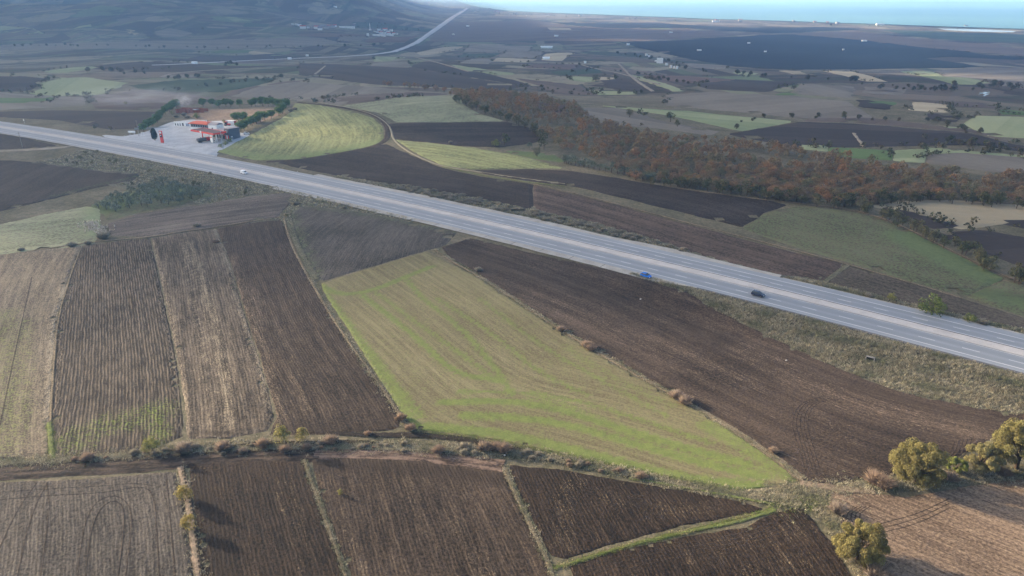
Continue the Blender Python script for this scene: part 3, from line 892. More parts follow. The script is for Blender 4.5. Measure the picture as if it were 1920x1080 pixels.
field('green_field', F['lit'], [(552, 193), (600, 197), (660, 209), (700, 221), (718, 238), (720, 262), (700, 274), (640, 285), (560, 298), (480, 300), (430, 290), (408, 284), (450, 262), (482, 246), (520, 226), (546, 210)],
      [(716, 272), (722, 255), (716, 236), (690, 214)], step=3.0,
      paint=[('green', [(410, 284), (480, 297), (560, 296), (640, 284), (710, 268)], 12, .5), ('straw', [(500, 255), (580, 245), (660, 245), (710, 245)], 30, .75)], label='yellow green crop on the knoll beside the petrol station')  # broad straw band paints the sunlit centre of the knoll
field('green_field', F['pale'], [(632, 200), (700, 190), (780, 180), (858, 179), (868, 195), (900, 214), (950, 227), (850, 229), (742, 229), (712, 212), (664, 203)], step=4,
      paint=[('straw', [(700, 205), (800, 200), (860, 210)], 25, .5)], label='pale green field behind the knoll')
field('ploughed_field', F['darkfar'], [(728, 231), (850, 229), (950, 228), (1000, 241), (1024, 258), (1000, 268), (940, 276), (860, 273), (800, 266), (740, 260)], label='dark field between two green ones', step=4)
field('green_field', F['lit'], [(740, 262), (800, 267), (880, 276), (950, 287), (1010, 301), (1062, 316), (1000, 315), (884, 317), (832, 311), (786, 290)], [(740, 262), (880, 276), (1062, 316)], step=3.0,
      paint=[('straw', [(800, 278), (900, 296), (1010, 306)], 7, .5)], label='sunlit green strip beside the wood')
field('green_field', F['winter'], [(945, 282), (1000, 284), (1040, 290), (1066, 306), (1010, 299), (960, 288)], layer=1.5, paint=[('green', [(950, 284), (1060, 300)], 30, .6)], label='small vivid green plot at the edge of the wood', step=4)

# ------------------------------------------------------------------ distant fields
X_ = {}
X_['dk'] = farmat('distant_dark_soil', (0.027, 0.021, 0.019), (0.054, 0.042, 0.035))
X_['br'] = farmat('distant_brown_soil', (0.075, 0.055, 0.045), (0.13, 0.098, 0.075))
X_['gb'] = farmat('distant_grey_soil', (0.120, 0.102, 0.079), (0.204, 0.178, 0.138))
X_['pg'] = farmat('distant_pale_green', (0.156, 0.189, 0.091), (0.273, 0.286, 0.156))
X_['gn'] = farmat('distant_green', (0.055, 0.10, 0.035), (0.10, 0.145, 0.05))
X_['tn'] = farmat('distant_tan_stubble', (0.260, 0.215, 0.137), (0.403, 0.338, 0.221))
X_['bd'] = farmat('distant_blackish_field', (0.006, 0.009, 0.010), (0.012, 0.015, 0.015), 0.2)  # near-black tone for the big dark fields on the plain
X_['rd'] = farmat('distant_red_soil', (0.09, 0.055, 0.042), (0.14, 0.088, 0.065))
X_['gd'] = farmat('distant_dark_green', (0.025, 0.045, 0.025), (0.05, 0.075, 0.04))
NAMES = {'dk': 'ploughed_field', 'br': 'ploughed_field', 'gb': 'fallow_field', 'pg': 'green_field', 'gn': 'green_field', 'tn': 'stubble_field', 'bd': 'dark_field', 'rd': 'ploughed_field', 'gd': 'dark_field'}
FAR = [
 ('br', [(835, 42), (1000, 38), (1080, 50), (1250, 55), (1440, 62), (1280, 72), (1150, 78), (1010, 76), (800, 78)]),
 ('br', [(1480, 63), (1600, 57), (1800, 79), (1980, 86), (1980, 110), (1760, 92), (1620, 76)]),
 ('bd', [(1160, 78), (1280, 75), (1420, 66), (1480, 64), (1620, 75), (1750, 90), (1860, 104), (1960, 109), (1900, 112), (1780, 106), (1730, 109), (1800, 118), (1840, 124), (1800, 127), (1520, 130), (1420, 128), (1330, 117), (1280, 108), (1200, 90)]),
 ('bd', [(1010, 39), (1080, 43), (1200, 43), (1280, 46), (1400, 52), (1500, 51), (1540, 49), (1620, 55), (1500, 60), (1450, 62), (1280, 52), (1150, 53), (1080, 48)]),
 ('gd', [(1650, 55), (1800, 60), (1960, 66), (1960, 82), (1800, 76), (1700, 66)]),
 ('tn', [(1010, 50), (1100, 55), (1060, 59), (1000, 55)]),
 ('tn', [(830, 88), (872, 87), (850, 95), (790, 104), (780, 98)]), ('gb', [(880, 85), (1000, 86), (990, 97), (868, 97)]),
 ('gd', [(870, 99), (940, 100), (920, 108), (860, 107)]), ('gb', [(950, 95), (1020, 97), (1005, 110), (935, 106)]), ('tn', [(1022, 100), (1080, 98), (1050, 115), (1015, 112)]),
 ('tn', [(930, 108), (1008, 111), (990, 117), (920, 115)]), ('gb', [(880, 111), (925, 110), (915, 120), (860, 118)]),
 ('pg', [(700, 106), (762, 107), (722, 116), (700, 115)]), ('gb', [(690, 118), (765, 115), (772, 126), (700, 128)]),
 ('dk', [(560, 118), (660, 122), (760, 126), (860, 142), (990, 161), (940, 168), (820, 163), (700, 158), (560, 140)]),
 ('dk', [(780, 118), (860, 128), (910, 136), (1020, 165), (990, 162), (860, 141), (770, 125)]), ('br', [(960, 145), (1090, 160), (1120, 178), (1040, 176), (1010, 160)]),
 ('pg', [(840, 120), (900, 128), (965, 138), (950, 143), (870, 132)]), ('pg', [(1060, 144), (1120, 142), (1110, 155), (1070, 150)]), ('tn', [(1112, 144), (1150, 141), (1155, 148), (1113, 151)]),
 ('pg', [(1100, 169), (1190, 172), (1200, 177), (1120, 178)]), ('pg', [(1175, 138), (1260, 160), (1280, 170), (1265, 172), (1200, 150)]), ('dk', [(1102, 160), (1170, 150), (1222, 168), (1190, 171)]),
 ('rd', [(1000, 120), (1090, 120), (1070, 130), (980, 126)]), ('gd', [(1030, 134), (1120, 126), (1130, 136), (1060, 142)]),
 ('gb', [(1240, 178), (1330, 172), (1480, 180), (1590, 190), (1640, 222), (1520, 224), (1400, 211), (1250, 198)]),
 ('pg', [(1110, 196), (1240, 205), (1290, 208), (1400, 219), (1495, 227), (1390, 246), (1300, 226), (1240, 214)]), ('dk', [(1285, 214), (1375, 220), (1300, 222)]),
 ('gb', [(1066, 202), (1160, 202), (1240, 226), (1350, 246), (1330, 254), (1250, 242), (1110, 228)]), ('rd', [(1000, 193), (1060, 194), (1064, 216), (1010, 202)]),
 ('dk', [(1360, 251), (1500, 228), (1600, 231), (1720, 241), (1820, 249), (1900, 270), (1990, 280), (1990, 296), (1830, 271), (1730, 273), (1600, 276), (1500, 276), (1420, 263)]),
 ('br', [(1500, 227), (1560, 212), (1700, 228), (1830, 243), (1900, 268), (1820, 247), (1720, 239), (1600, 229)]),
 ('pg', [(1700, 230), (1830, 241), (1790, 244), (1720, 234)]), ('pg', [(1806, 232), (1830, 216), (1980, 222), (1980, 262), (1850, 255)]), ('gn', [(1870, 205), (1970, 213), (1970, 219), (1880, 214)]),
 ('pg', [(1495, 270), (1510, 266), (1555, 274), (1550, 284), (1500, 279)]), ('gn', [(1557, 275), (1675, 282), (1672, 300), (1600, 296), (1552, 284)]), ('pg', [(1677, 281), (1738, 279), (1734, 305), (1674, 302)]),
 ('gb', [(1740, 290), (1800, 286), (1990, 300), (1990, 333), (1840, 319), (1737, 305)]), ('pg', [(1730, 275), (1800, 281), (1990, 297), (1990, 300), (1800, 286), (1740, 288)]),
 ('tn', [(1632, 386), (1692, 376), (1800, 375), (1990, 390), (1990, 416), (1880, 420), (1800, 430), (1700, 402)]), ('dk', [(1640, 389), (1700, 394), (1812, 425), (1742, 429), (1690, 409)]), ('dk', [(1850, 411), (1990, 407), (1990, 440), (1880, 421)]),
 ('dk', [(1740, 436), (1840, 430), (1990, 456), (1990, 530), (1850, 475)]),
 ('gb', [(1615, 160), (1700, 166), (1690, 179), (1620, 176)]), ('dk', [(1605, 186), (1680, 191), (1662, 206), (1615, 201)]), ('gn', [(1620, 187), (1680, 191), (1676, 197), (1625, 194)]), ('tn', [(1710, 191), (1790, 196), (1780, 212), (1700, 206)]), ('dk', [(1740, 211), (1806, 216), (1790, 230), (1740, 223)]),
 ('br', [(1690, 186), (1840, 192), (1880, 204), (1800, 200)]), ('tn', [(1540, 133), (1600, 134), (1666, 153), (1622, 152)]), ('tn', [(1460, 132), (1500, 133), (1530, 145), (1490, 140)]), ('pg', [(1685, 133), (1742, 133), (1862, 155), (1800, 161), (1720, 141)]), ('gb', [(1745, 132), (1980, 124), (1980, 164), (1866, 160)]),
 ('pg', [(1370, 135), (1422, 136), (1400, 145)]), ('gb', [(1280, 118), (1365, 122), (1365, 130), (1300, 127)]), ('rd', [(1200, 140), (1290, 142), (1390, 150), (1300, 156), (1240, 150)]), ('dk', [(1380, 148), (1500, 155), (1440, 172), (1330, 168), (1300, 158)]), ('gb', [(1500, 157), (1600, 162), (1600, 184), (1480, 176)]), ('gn', [(1460, 174), (1510, 174), (1505, 178), (1455, 178)]),
 # left
 ('tn', [(230, 55), (246, 53), (264, 62), (248, 66)]), ('dk', [(262, 55), (280, 55), (300, 70), (280, 72)]), ('gb', [(284, 55), (320, 52), (362, 62), (330, 71), (302, 69)]), ('dk', [(345, 54), (378, 50), (385, 64), (366, 66)]),
 ('gb', [(130, 80), (300, 76), (480, 72), (600, 70), (640, 80), (560, 88), (300, 91), (100, 94), (0, 91), (-60, 84)]), ('gn', [(370, 95), (480, 93), (460, 99), (375, 99)]), ('tn', [(470, 95), (516, 100), (490, 104), (465, 100)]),
 ('dk', [(190, 121), (300, 114), (400, 121), (290, 131), (168, 129)]), ('pg', [(80, 134), (160, 122), (185, 127), (110, 138)]),
 ('gb', [(310, 140), (365, 140), (355, 146), (300, 145)]), ('dk', [(370, 105), (520, 100), (560, 108), (420, 116), (330, 113)]),
 ('pg', [(58, 174), (84, 156), (112, 146), (160, 144), (240, 155), (225, 163), (180, 178), (80, 180)]), ('gb', [(-120, 172), (0, 173), (160, 182), (166, 197), (0, 206), (-120, 210)]), ('gn', [(-100, 182), (60, 183), (110, 181), (100, 192), (0, 196), (-100, 198)]),
 ('br', [(170, 180), (260, 169), (330, 173), (410, 184), (340, 200), (262, 206), (170, 203)]), ('dk', [(-120, 214), (0, 209), (110, 206), (292, 209), (304, 222), (272, 240), (205, 243), (110, 225), (0, 219)]), ('dk', [(-60, 142), (40, 142), (92, 144), (55, 171), (-60, 173)]),
 ('gd', [(240, 160), (330, 150), (520, 146), (505, 155), (420, 172), (330, 172), (262, 166)]), ('br', [(412, 180), (440, 168), (540, 152), (580, 150), (480, 163), (430, 180)]),
 ('gb', [(430, 181), (482, 163), (560, 153), (700, 163), (840, 174), (780, 180), (700, 189), (632, 197), (592, 191), (548, 187)]), ('br', [(600, 186), (680, 176), (780, 172), (846, 176), (780, 181), (690, 190), (640, 196)]),
 # distant slopes
 ('pg', [(0, 48), (60, 52), (85, 63), (40, 64), (0, 58)]), ('gb', [(215, 35), (290, 26), (270, 37), (225, 40)]), ('pg', [(130, 55), (150, 48), (190, 42), (160, 54)]), ('pg', [(420, 32), (470, 34), (500, 38), (440, 40)]),
 ('gb', [(380, 48), (420, 50), (440, 54), (390, 52)]), ('gd', [(640, 42), (700, 40), (780, 52), (820, 54), (800, 60), (720, 55), (650, 50)]), ('gd', [(460, 42), (510, 44), (500, 50), (455, 50)]), ('rd', [(560, 62), (680, 64), (690, 70), (560, 68)]), ('gb', [(640, 66), (690, 70), (670, 78), (630, 76)]), ('rd', [(690, 72), (790, 66), (760, 78), (680, 80)]),
 ('gb', [(70, 10), (130, 18), (170, 30), (100, 22)]), ('gb', [(0, 30), (40, 36), (60, 44), (0, 42)]), ('gb', [(560, 8), (640, 6), (620, 14), (540, 16)]), ('gb', [(880, 30), (1000, 28), (1150, 33), (1000, 37)]), ('tn', [(930, 27), (960, 29), (955, 32), (925, 30)]),
 ('gb', [(1100, 36), (1300, 42), (1500, 47), (1700, 52), (1500, 50), (1300, 45)]),
]
FAR_POLYS = []
for i, (k, px) in enumerate(FAR):
    ymax, ymin = max(p[1] for p in px), min(p[1] for p in px)
    field(NAMES[k], X_[k], px, [px[0], px[len(px) // 2]] if i % 2 else [px[0], px[1]], layer=1.0 + 0.3 * (i % 4))
    FAR_POLYS.append(POLYS[None])

# ------------------------------------------------------------------ sea
def make_sea():
    sh = [(845, -4), (858, 2), (875, 8), (905, 15), (960, 21), (1040, 25), (1130, 28), (1280, 34), (1400, 38), (1500, 41), (1620, 45), (1750, 50), (1920, 55), (2100, 60)]
    q = np.array(smooth_px(sh, 2))
    w = at(q[:, 0], q[:, 1])[:, :2].tolist()
    w = [p for p in w if p[1] < 30000]
    w = [(w[0][0] - 3000, 60000)] + w + [(w[-1][0] + 30000, w[-1][1] - 1000), (85000, 60000), (85000, 88000), (-60000, 88000)]
    v, f = sheet_verts([tuple(p) for p in w], 4000.0)
    z = np.full(len(v), -58.0)
    m = NT('sea_water')
    p = m.pos()
    n1 = m.noise(p, 0.0012, 4, 0.6)
    sep = m.n('ShaderNodeSeparateXYZ'); m.put(sep.inputs[0], p)
    st = m.noise(m.xyz(m.math('MULTIPLY', sep.outputs[0], 0.00025), m.math('MULTIPLY', sep.outputs[1], 0.00022)), 1.0, 4, 0.6)
    m.col(m.mix(m.step(st, 0.3, 0.7), (0.06, 0.19, 0.23), (0.15, 0.33, 0.35)))
    m.b.inputs['Roughness'].default_value = 0.4
    m.b.inputs['Specular IOR Level'].default_value = 0.5
    m.bump(m.math('MULTIPLY', m.noise(p, 0.08, 4, 0.6), 1.0), 1.0, 0.35)
    tag(obj('sea', mesh_np('sea', np.column_stack([v, z]), f, m.m)), kind='structure')
    # shallow lagoon behind the beach
    m2 = NT('lagoon_water'); m2.col((0.35, 0.4, 0.4)); m2.b.inputs['Roughness'].default_value = 0.12; m2.b.inputs['Specular IOR Level'].default_value = 0.6
    for name, px in (('lagoon', [(1758, 53), (1800, 54.5), (1905, 58), (1900, 60), (1840, 59.5), (1775, 56)]), ('pond', [(1837, 171), (1841, 170), (1848, 169.5), (1856, 171), (1856, 175), (1850, 179), (1844, 180), (1843, 177), (1836, 178)])):
        o = field(name, m2.m, px, layer=3.0, jit=0.5)
make_sea()
# ------------------------------------------------------------------ highway
def sn(s, n):
    n = n + bow(s)
    return UX * s + NX * n, UY * s + NY * n


def road_rz(s): return math.atan2(UY, UX) + math.atan(float(bow(s + 1) - bow(s - 1)) / 2)


def road_strip(name, mat, n0, n1, s0, s1, layer, parent=None, rag=(0.0, 0.0), step=6.0, cross=2, z_add=0.0, seed=1, low=None):
    ss = np.arange(s0, s1 + step, step); ss[-1] = s1
    r = np.random.default_rng(seed)
    a0 = np.full(len(ss), n0) + (np.convolve(r.normal(0, 1, len(ss) + 4), np.ones(5) / 5, 'valid') * rag[0])
    a1 = np.full(len(ss), n1) + (np.convolve(r.normal(0, 1, len(ss) + 4), np.ones(5) / 5, 'valid') * rag[1])
    if low is not None: a0 = a0 - n0 + low(ss)
    t = np.linspace(0, 1, cross + 1)
    N = a0[:, None] + (a1 - a0)[:, None] * t[None]
    Sg = np.broadcast_to(ss[:, None], N.shape)
    x, y = sn(Sg, N); x, y = x.ravel(), y.ravel()
    z = height(x, y) + lift(x, y, layer) + z_add
    k = cross + 1
    i = (np.arange(len(ss) - 1)[:, None] * k + np.arange(k - 1)[None]).ravel()
    f = np.stack([i, i + 1, i + 1 + k, i + k], 1)
    me = mesh_np(name, np.stack([x, y, z], 1), f, mat, {'fu': Sg.ravel(), 'fv': N.ravel()}, smooth=True)
    return obj(name, me, parent)


def asphalt():
    m = NT('worn_asphalt')
    p = m.pos(); fu, fv = m.attr('fu'), m.attr('fv')
    long_ = m.noise(m.xyz(m.math('MULTIPLY', fu, 0.012), m.math('MULTIPLY', fv, 0.9)), 1.0, 4, 0.6)
    g = m.noise(p, 6.0, 4, 0.7)
    b = m.noise(p, 0.08, 4, 0.6)
    # polished lanes are a little darker than the edges
    lane = None
    for c0 in (210.3, 214.2, 224.4, 227.9):
        d = m.math('ABSOLUTE', m.math('SUBTRACT', fv, c0))
        e = m.math('SUBTRACT', 1.0, m.step(d, 0.5, 1.7))
        lane = e if lane is None else m.math('MAXIMUM', lane, e)
    f = m.math('MULTIPLY_ADD', long_, 0.26, m.math('MULTIPLY', g, 0.15))
    f = m.math('MULTIPLY_ADD', b, 0.3, f)
    f = m.math('MULTIPLY_ADD', lane, -0.17, f)
    c = m.ramp(m.step(f, 0.15, 0.8), [(0, (0.2, 0.213, 0.228)), (0.5, (0.282, 0.296, 0.31)), (1, (0.355, 0.362, 0.368))])
    m.col(c)
    m.b.inputs['Roughness'].default_value = 0.62
    m.b.inputs['Specular IOR Level'].default_value = 0.35
    m.bump(m.math('MULTIPLY', g, 0.015), 1.0, 0.6)
    return m.m


def gravel(name, a, b, relief=0.05):
    m = NT(name)
    p = m.pos()
    g = m.noise(p, 2.0, 6, 0.75); k = m.noise(p, 0.15, 5, 0.7)
    f = m.step(m.math('MULTIPLY_ADD', g, 0.5, m.math('MULTIPLY', k, 0.6)), 0.3, 0.8)
    m.col(m.mix(f, a, b)); m.bump(m.math('MULTIPLY', g, relief), 1.0, 0.8)
    return m.m


M['asphalt'] = asphalt()
M['paint'] = gravel('road_paint', (0.48, 0.49, 0.5), (0.7, 0.7, 0.7), 0.005)
M['gravel'] = gravel('pale_gravel', (0.24, 0.22, 0.19), (0.42, 0.40, 0.36))
M['median'] = gravel('median_concrete', (0.36, 0.33, 0.305), (0.52, 0.49, 0.46), 0.02)
M['gutter'] = gravel('gutter_dirt', (0.07, 0.07, 0.07), (0.16, 0.15, 0.15), 0.02)
M['forecourt'] = gravel('forecourt_paving', (0.27, 0.28, 0.29), (0.48, 0.49, 0.5), 0.01)
M['dirt'] = gravel('dirt_track', (0.16, 0.13, 0.095), (0.33, 0.28, 0.21), 0.06)

sh1 = road_strip('road_shoulder', M['gravel'], 202.6, 206.8, -296, -72, 3.2, rag=(0.7, 0.1), seed=3, low=lambda s: 202.6 + 3.6 * S((s + 92) / 22.0)); tag(sh1, 'pale concrete shoulder on the near side of the road', kind='structure')
sh3 = road_strip('road_shoulder', M['gravel'], 205.0, 206.8, -900, -297, 3.2, rag=(0.7, 0.1), seed=9); tag(sh3, 'pale gravel shoulder on the near side, far left', kind='structure')
sh4 = road_strip('road_shoulder', M['gutter'], 205.4, 206.8, -72, 200, 3.2, rag=(0.3, 0.1), seed=10); tag(sh4, 'dark narrow verge edge on the near side, right', kind='structure')
sh2 = road_strip('road_shoulder', M['gravel'], 231.5, 236.2, -300, -52, 3.2, rag=(0.1, 1.0), seed=4); tag(sh2, 'ragged pale gravel shoulder on the far side of the road', kind='structure')
sh6 = road_strip('road_shoulder', M['gravel'], 231.5, 233.4, -900, -301, 3.2, rag=(0.1, .5), seed=14); tag(sh6, 'thin gravel shoulder on the far side, left', kind='structure')
sh5 = road_strip('road_shoulder', M['gravel'], 231.5, 233.4, -51, 200, 3.2, rag=(0.1, 0.5), seed=5); tag(sh5, 'narrow gravel shoulder on the far side, right', kind='structure')
road = road_strip('road', M['asphalt'], 206.4, 232.6, -900, 200, 3.9, cross=10, rag=(.12, .15))
tag(road, 'grey dual carriageway crossing the picture', kind='structure')
md = road_strip('median', M['median'], 217.0, 221.3, -900, 200, 3.9, road, z_add=0.12, cross=3, rag=(.15, .1))
for a, b, z in ((216.95, 217.0, 0), ):
    pass
road_strip('gutter', M['gutter'], 221.32, 221.9, -900, 200, 4.4, road, rag=(.05, .1), cross=1)
for n0 in (208.4, 216.45, 222.15, 229.1):
    road_strip('edge_line', M['paint'], n0, n0 + 0.26, -900, 200, 4.6, road, cross=1)
dash_mesh = {}
for n0 in (212.3, 225.6):
    for k in range(-24, 8):
        s0 = k * 10.8 + (0.8 if n0 > 220 else 4.0)
        x, y = sn(s0 + 2.1, n0)
        key = 0
        if key not in dash_mesh:
            v = np.array([[-2.1, -.11, 0], [2.1, -.11, 0], [2.1, .11, 0], [-2.1, .11, 0]])
            dash_mesh[key] = mesh_np('lane_dash', v, np.array([[0, 1, 2, 3]]), M['paint'])
        o = obj('lane_dash', dash_mesh[key], road, (x, y, float(height(x, y) + lift(x, y, 4.6))))
        o.rotation_euler = (0, 0, road_rz(s0))
# dark joints of the concrete shoulder
for k in range(15):
    s0 = -94 - k * 13.5
    x, y = sn(s0, 204.9)
    if 'j' not in dash_mesh:
        v = np.array([[-.12, -1.9, 0], [.12, -1.9, 0], [.12, 1.9, 0], [-.12, 1.9, 0]])
        dash_mesh['j'] = mesh_np('slab_joint', v, np.array([[0, 1, 2, 3]]), M['gutter'])
    o = obj('slab_joint', dash_mesh['j'], sh1, (x, y, float(height(x, y) + lift(x, y, 3.5))))
    o.rotation_euler = (0, 0, road_rz(s0))

# slip road, forecourt and tracks
field('forecourt', M['forecourt'], [(185, 251), (230, 255), (262, 250), (290, 240), (322, 228), (360, 224), (440, 226), (445, 246), (470, 252), (440, 268), (408, 285), (406, 303), (370, 297), (330, 289), (290, 281), (250, 273), (205, 262)], layer=1.8, step=6, label='pale paved forecourt of the petrol station')
field('yard', F['yard'], [(345, 212), (400, 204), (520, 204), (536, 210), (480, 232), (440, 240), (372, 226)], layer=1.4, step=8, label='reddish bare yard behind the petrol station')
field('grass_island', F['winter'], [(287, 266), (300, 266), (330, 272), (348, 279), (330, 278), (305, 272)], layer=2.6, step=6, paint=[('green', [(290, 267), (345, 277)], 10, .6)], label='grass strip between road and forecourt')
straw_g = gravel('grassy_track_edge', (0.14, 0.125, 0.085), (0.26, 0.23, 0.16), 0.05)
M['farroad'] = gravel('sunbleached_road', (0.36, 0.36, 0.36), (0.5, 0.5, 0.5), 0.02)
ribbon('dirt_track', M['dirt'], [(-60, 286), (0, 283), (60, 280), (110, 277), (145, 272)], 4.5, label='pale dirt track meeting the road at the left')
ribbon('field_track', F['brown'], [(560, 192), (640, 200), (700, 213), (728, 234), (727, 262), (700, 275), (640, 287), (560, 300), (500, 303)], 4.0, layer=1.9, label='dark track looping round the knoll')
ribbon('field_track', straw_g, [(592, 191), (660, 203), (708, 217), (734, 240), (736, 262), (770, 288), (830, 313), (884, 320), (960, 332), (1060, 345)], 1.5, layer=2.6, label='pale grassy edge winding beside the knoll')
wet = soil('wet_track_soil', (0.030, 0.021, 0.015), (0.085, 0.06, 0.043), (0.24, 0.17, 0.12), 1.7, 2.2, 0.10, 0.2, streak=1.0, streak_scale=(0.02, 1.2))
ruddy = soil('ruddy_track_soil', (0.085, 0.056, 0.04), (0.19, 0.13, 0.095), (0.3, 0.23, 0.17), 1.7, 2.0, 0.08, 0.2, streak=1.0, streak_scale=(0.02, 1.2))
ribbon('field_track', wet, [(-320, 905), (0, 884), (120, 876), (250, 870), (360, 860), (480, 852), (600, 850)], 6.0, layer=3.2, label='dark wet rutted track along the ditch, left')
ribbon('field_track', ruddy, [(590, 850), (680, 850), (760, 852), (850, 862), (945, 874)], 4.2, layer=3.4, label='ruddy rutted track along the ditch, centre')
straw_m = soil('dry_verge', (0.12, 0.09, 0.055), (0.25, 0.195, 0.125), (0.36, 0.295, 0.195), 0.8, 0.2, 0.08, 0.5, grass=(0.12, 0.16, 0.04), green_base=0.05, ragged=1.0)
pink_m = soil('pale_bank', (0.2, 0.14, 0.09), (0.35, 0.26, 0.18), (0.45, 0.37, 0.26), 0.8, 0.2, 0.08, 0.4, ragged=1.0)
green_m = soil('fresh_grass', (0.13, 0.14, 0.05), (0.19, 0.2, 0.07), (0.34, 0.3, 0.16), 0.8, 0.2, 0.08, 0.2, grass=(0.10, 0.14, 0.03), green_base=0.4, ragged=1.0)
verge_m = soil('grey_green_verge', (0.085, 0.08, 0.05), (0.19, 0.165, 0.11), (0.33, 0.28, 0.2), 0.8, 0.2, 0.12, 0.45, grass=(0.08, 0.11, 0.035), green_base=0.22, ragged=1.0)
black_m = soil('black_earth_and_shade', (0.016, 0.012, 0.009), (0.05, 0.038, 0.028), (0.2, 0.16, 0.1), 0.8, 0.2, 0.25, 0.15, ragged=1.0)  # wet ditch earth; also paints the shade beside the pale bank
VERGES = [
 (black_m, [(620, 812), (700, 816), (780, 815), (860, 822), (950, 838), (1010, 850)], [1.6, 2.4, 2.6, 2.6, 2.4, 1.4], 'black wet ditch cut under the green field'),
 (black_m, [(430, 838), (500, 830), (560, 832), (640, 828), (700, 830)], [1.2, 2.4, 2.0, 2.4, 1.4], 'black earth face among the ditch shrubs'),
 (black_m, [(342, 880), (357, 940), (367, 1000), (380, 1100)], 1.0, 'painted shade along the foot of the pale bank'),  # dark ribbon painted for the shadow side of the bank
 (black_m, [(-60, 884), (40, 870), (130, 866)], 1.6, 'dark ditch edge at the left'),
 (pink_m, [(338, 876), (352, 930), (362, 1000), (374, 1100)], 1.9, 'pale bare bank between grey and dark ploughed strips'),
 (straw_m, [(570, 862), (592, 925), (622, 1005), (655, 1100)], 0.9, 'straw grass line between dark and brown strips'),
 (straw_m, [(944, 876), (968, 930), (1000, 995), (1035, 1070), (1045, 1110)], 1.3, 'straw grass line beside the tapering field'),
 (green_m, [(1040, 1066), (1120, 1040), (1220, 1012), (1320, 990), (1400, 975), (1452, 955)], [.5, .9, .6, 1.1, .8, 1.4, .9, 1.6], 'bright green grass line in the bottom ploughland'),
 (straw_m, [(815, 468), (850, 492), (900, 519), (960, 558), (1050, 618), (1150, 678), (1250, 734), (1350, 789), (1440, 849), (1505, 900)], [1.6, 1.6, 1.4, 1.4, 1.6, 1.8, 1.8, 2.0, 3.0, 3.4], 'straw verge between green and brown fields'),
 (straw_m, [(533, 405), (545, 455), (580, 522), (622, 594), (664, 656), (712, 720), (760, 795)], [2.0, 2.4, 2.2, 1.6, 1.2, 1.0, 1.4], 'straw verge on the left of the green field'),
 (verge_m, [(537, 400), (552, 455), (590, 524)], 5.0, 'grey green verge at the head of the brown field'),
 (green_m, [(1180, 896), (1280, 913), (1380, 932), (1450, 945)], 1.2, 'green grass edge above the tapering field'),
 (verge_m, [(960, 850), (1060, 862), (1180, 888), (1300, 912), (1420, 932)], 3.2, 'rough grey green ditch bank below the green field'),
 (verge_m, [(-320, 895), (0, 868), (150, 862), (300, 846), (420, 838), (560, 838), (700, 838), (820, 842), (960, 850)], 3.4, 'rough ditch bank along the wet track'),
 (green_m, [(92, 792), (95, 830), (99, 866)], 1.5, 'bright green grass wedge beside the stubble'),
 (straw_m, [(154, 462), (131, 520), (108, 600), (100, 700), (95, 790)], .7, 'straw line between stubble and ridged field'),
 (straw_m, [(0, 480), (80, 468), (190, 452), (290, 444), (340, 434), (405, 427), (470, 415), (528, 408)], 1.6, 'dry grass line above the left fields'),
 (straw_m, [(1000, 345), (1100, 368), (1250, 408), (1400, 446), (1500, 472), (1590, 496), (1700, 528), (1805, 560)], 1.6, 'pale line between the red brown field and the meadow'),
 (green_m, [(830, 313), (900, 329), (980, 341), (1060, 350)], 1.8, 'green grass line below the sunlit strip'),
 (verge_m, [(1545, 530), (1590, 497)], 3.0, 'verge across the field end'),
 (straw_m, [(1250, 350), (1420, 374), (1560, 388), (1640, 403), (1700, 428), (1780, 468), (1850, 503), (1920, 532)], 1.6, 'pale hedge foot above the meadow'),
 (pink_m, [(1500, 905), (1560, 915), (1640, 922)], 3.0, 'bare trodden ground at the field corner'),
]
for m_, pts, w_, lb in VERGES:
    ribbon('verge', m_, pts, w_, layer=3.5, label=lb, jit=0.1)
# banks beside the highway
def bank(name, n0, n1, s0, s1, lb, mat, rag=(1.0, .3), seed=1, low=None):
    o = road_strip(name, mat, n0, n1, s0, s1, .2, cross=14, rag=rag, step=2.5, seed=seed, low=low)
    tag(o, lb, kind='structure')
bank_m = soil('rough_bank', (0.08, 0.078, 0.05), (0.2, 0.178, 0.125), (0.36, 0.32, 0.235), 0.8, 0.1, 0.25, 0.55, grass=(0.07, 0.095, 0.03), green_base=0.2)
bank('road_bank', 168, 206, -110, 120, 'tall dry grass bank below the road on the right', bank_m)
bank('road_bank', 233, 252, -290, -40, 'scrubby bank above the road', bank_m, (.3, 1.2), 2)
bank('road_bank', 232.8, 238, -39, 120, 'narrow dry grass verge above the road on the right', bank_m, (.2, .8), 3)
bank('road_bank', 165, 206, -470, -200, 'rough grassy slope below the road on the left', bank_m, (2, .3), 4)
# distant roads
ribbon('distant_road', M['farroad'], [(285, 123), (340, 121), (450, 115), (560, 110), (640, 107), (700, 103), (740, 97)], [7, 8, 9, 10, 11, 14, 17], layer=5, label='pale distant road bending across the plain', jit=.5)
ribbon('distant_road', M['farroad'], [(738, 97.5), (765, 88), (780, 81), (798, 69), (815, 57), (835, 43), (850, 32), (864, 24), (876, 16)], [18, 22, 27, 33, 37, 40, 42, 40, 34], layer=5, label='wide pale highway running to the coast', jit=1.0)
for pts, w_ in (([(1020, 60), (1100, 57), (1200, 53)], 9), ([(1160, 120), (1190, 150), (1225, 172)], 5), ([(780, 108), (830, 120), (880, 135)], 5), ([(1090, 122), (1120, 130), (1160, 137), (1240, 160)], 5), ([(300, 145), (330, 136), (470, 128), (510, 129)], 5), ([(590, 140), (610, 124)], 4), ([(1600, 250), (1610, 262), (1620, 276)], 2.5)):
    ribbon('distant_track', M['dirt'], pts, w_, layer=4, jit=.4)
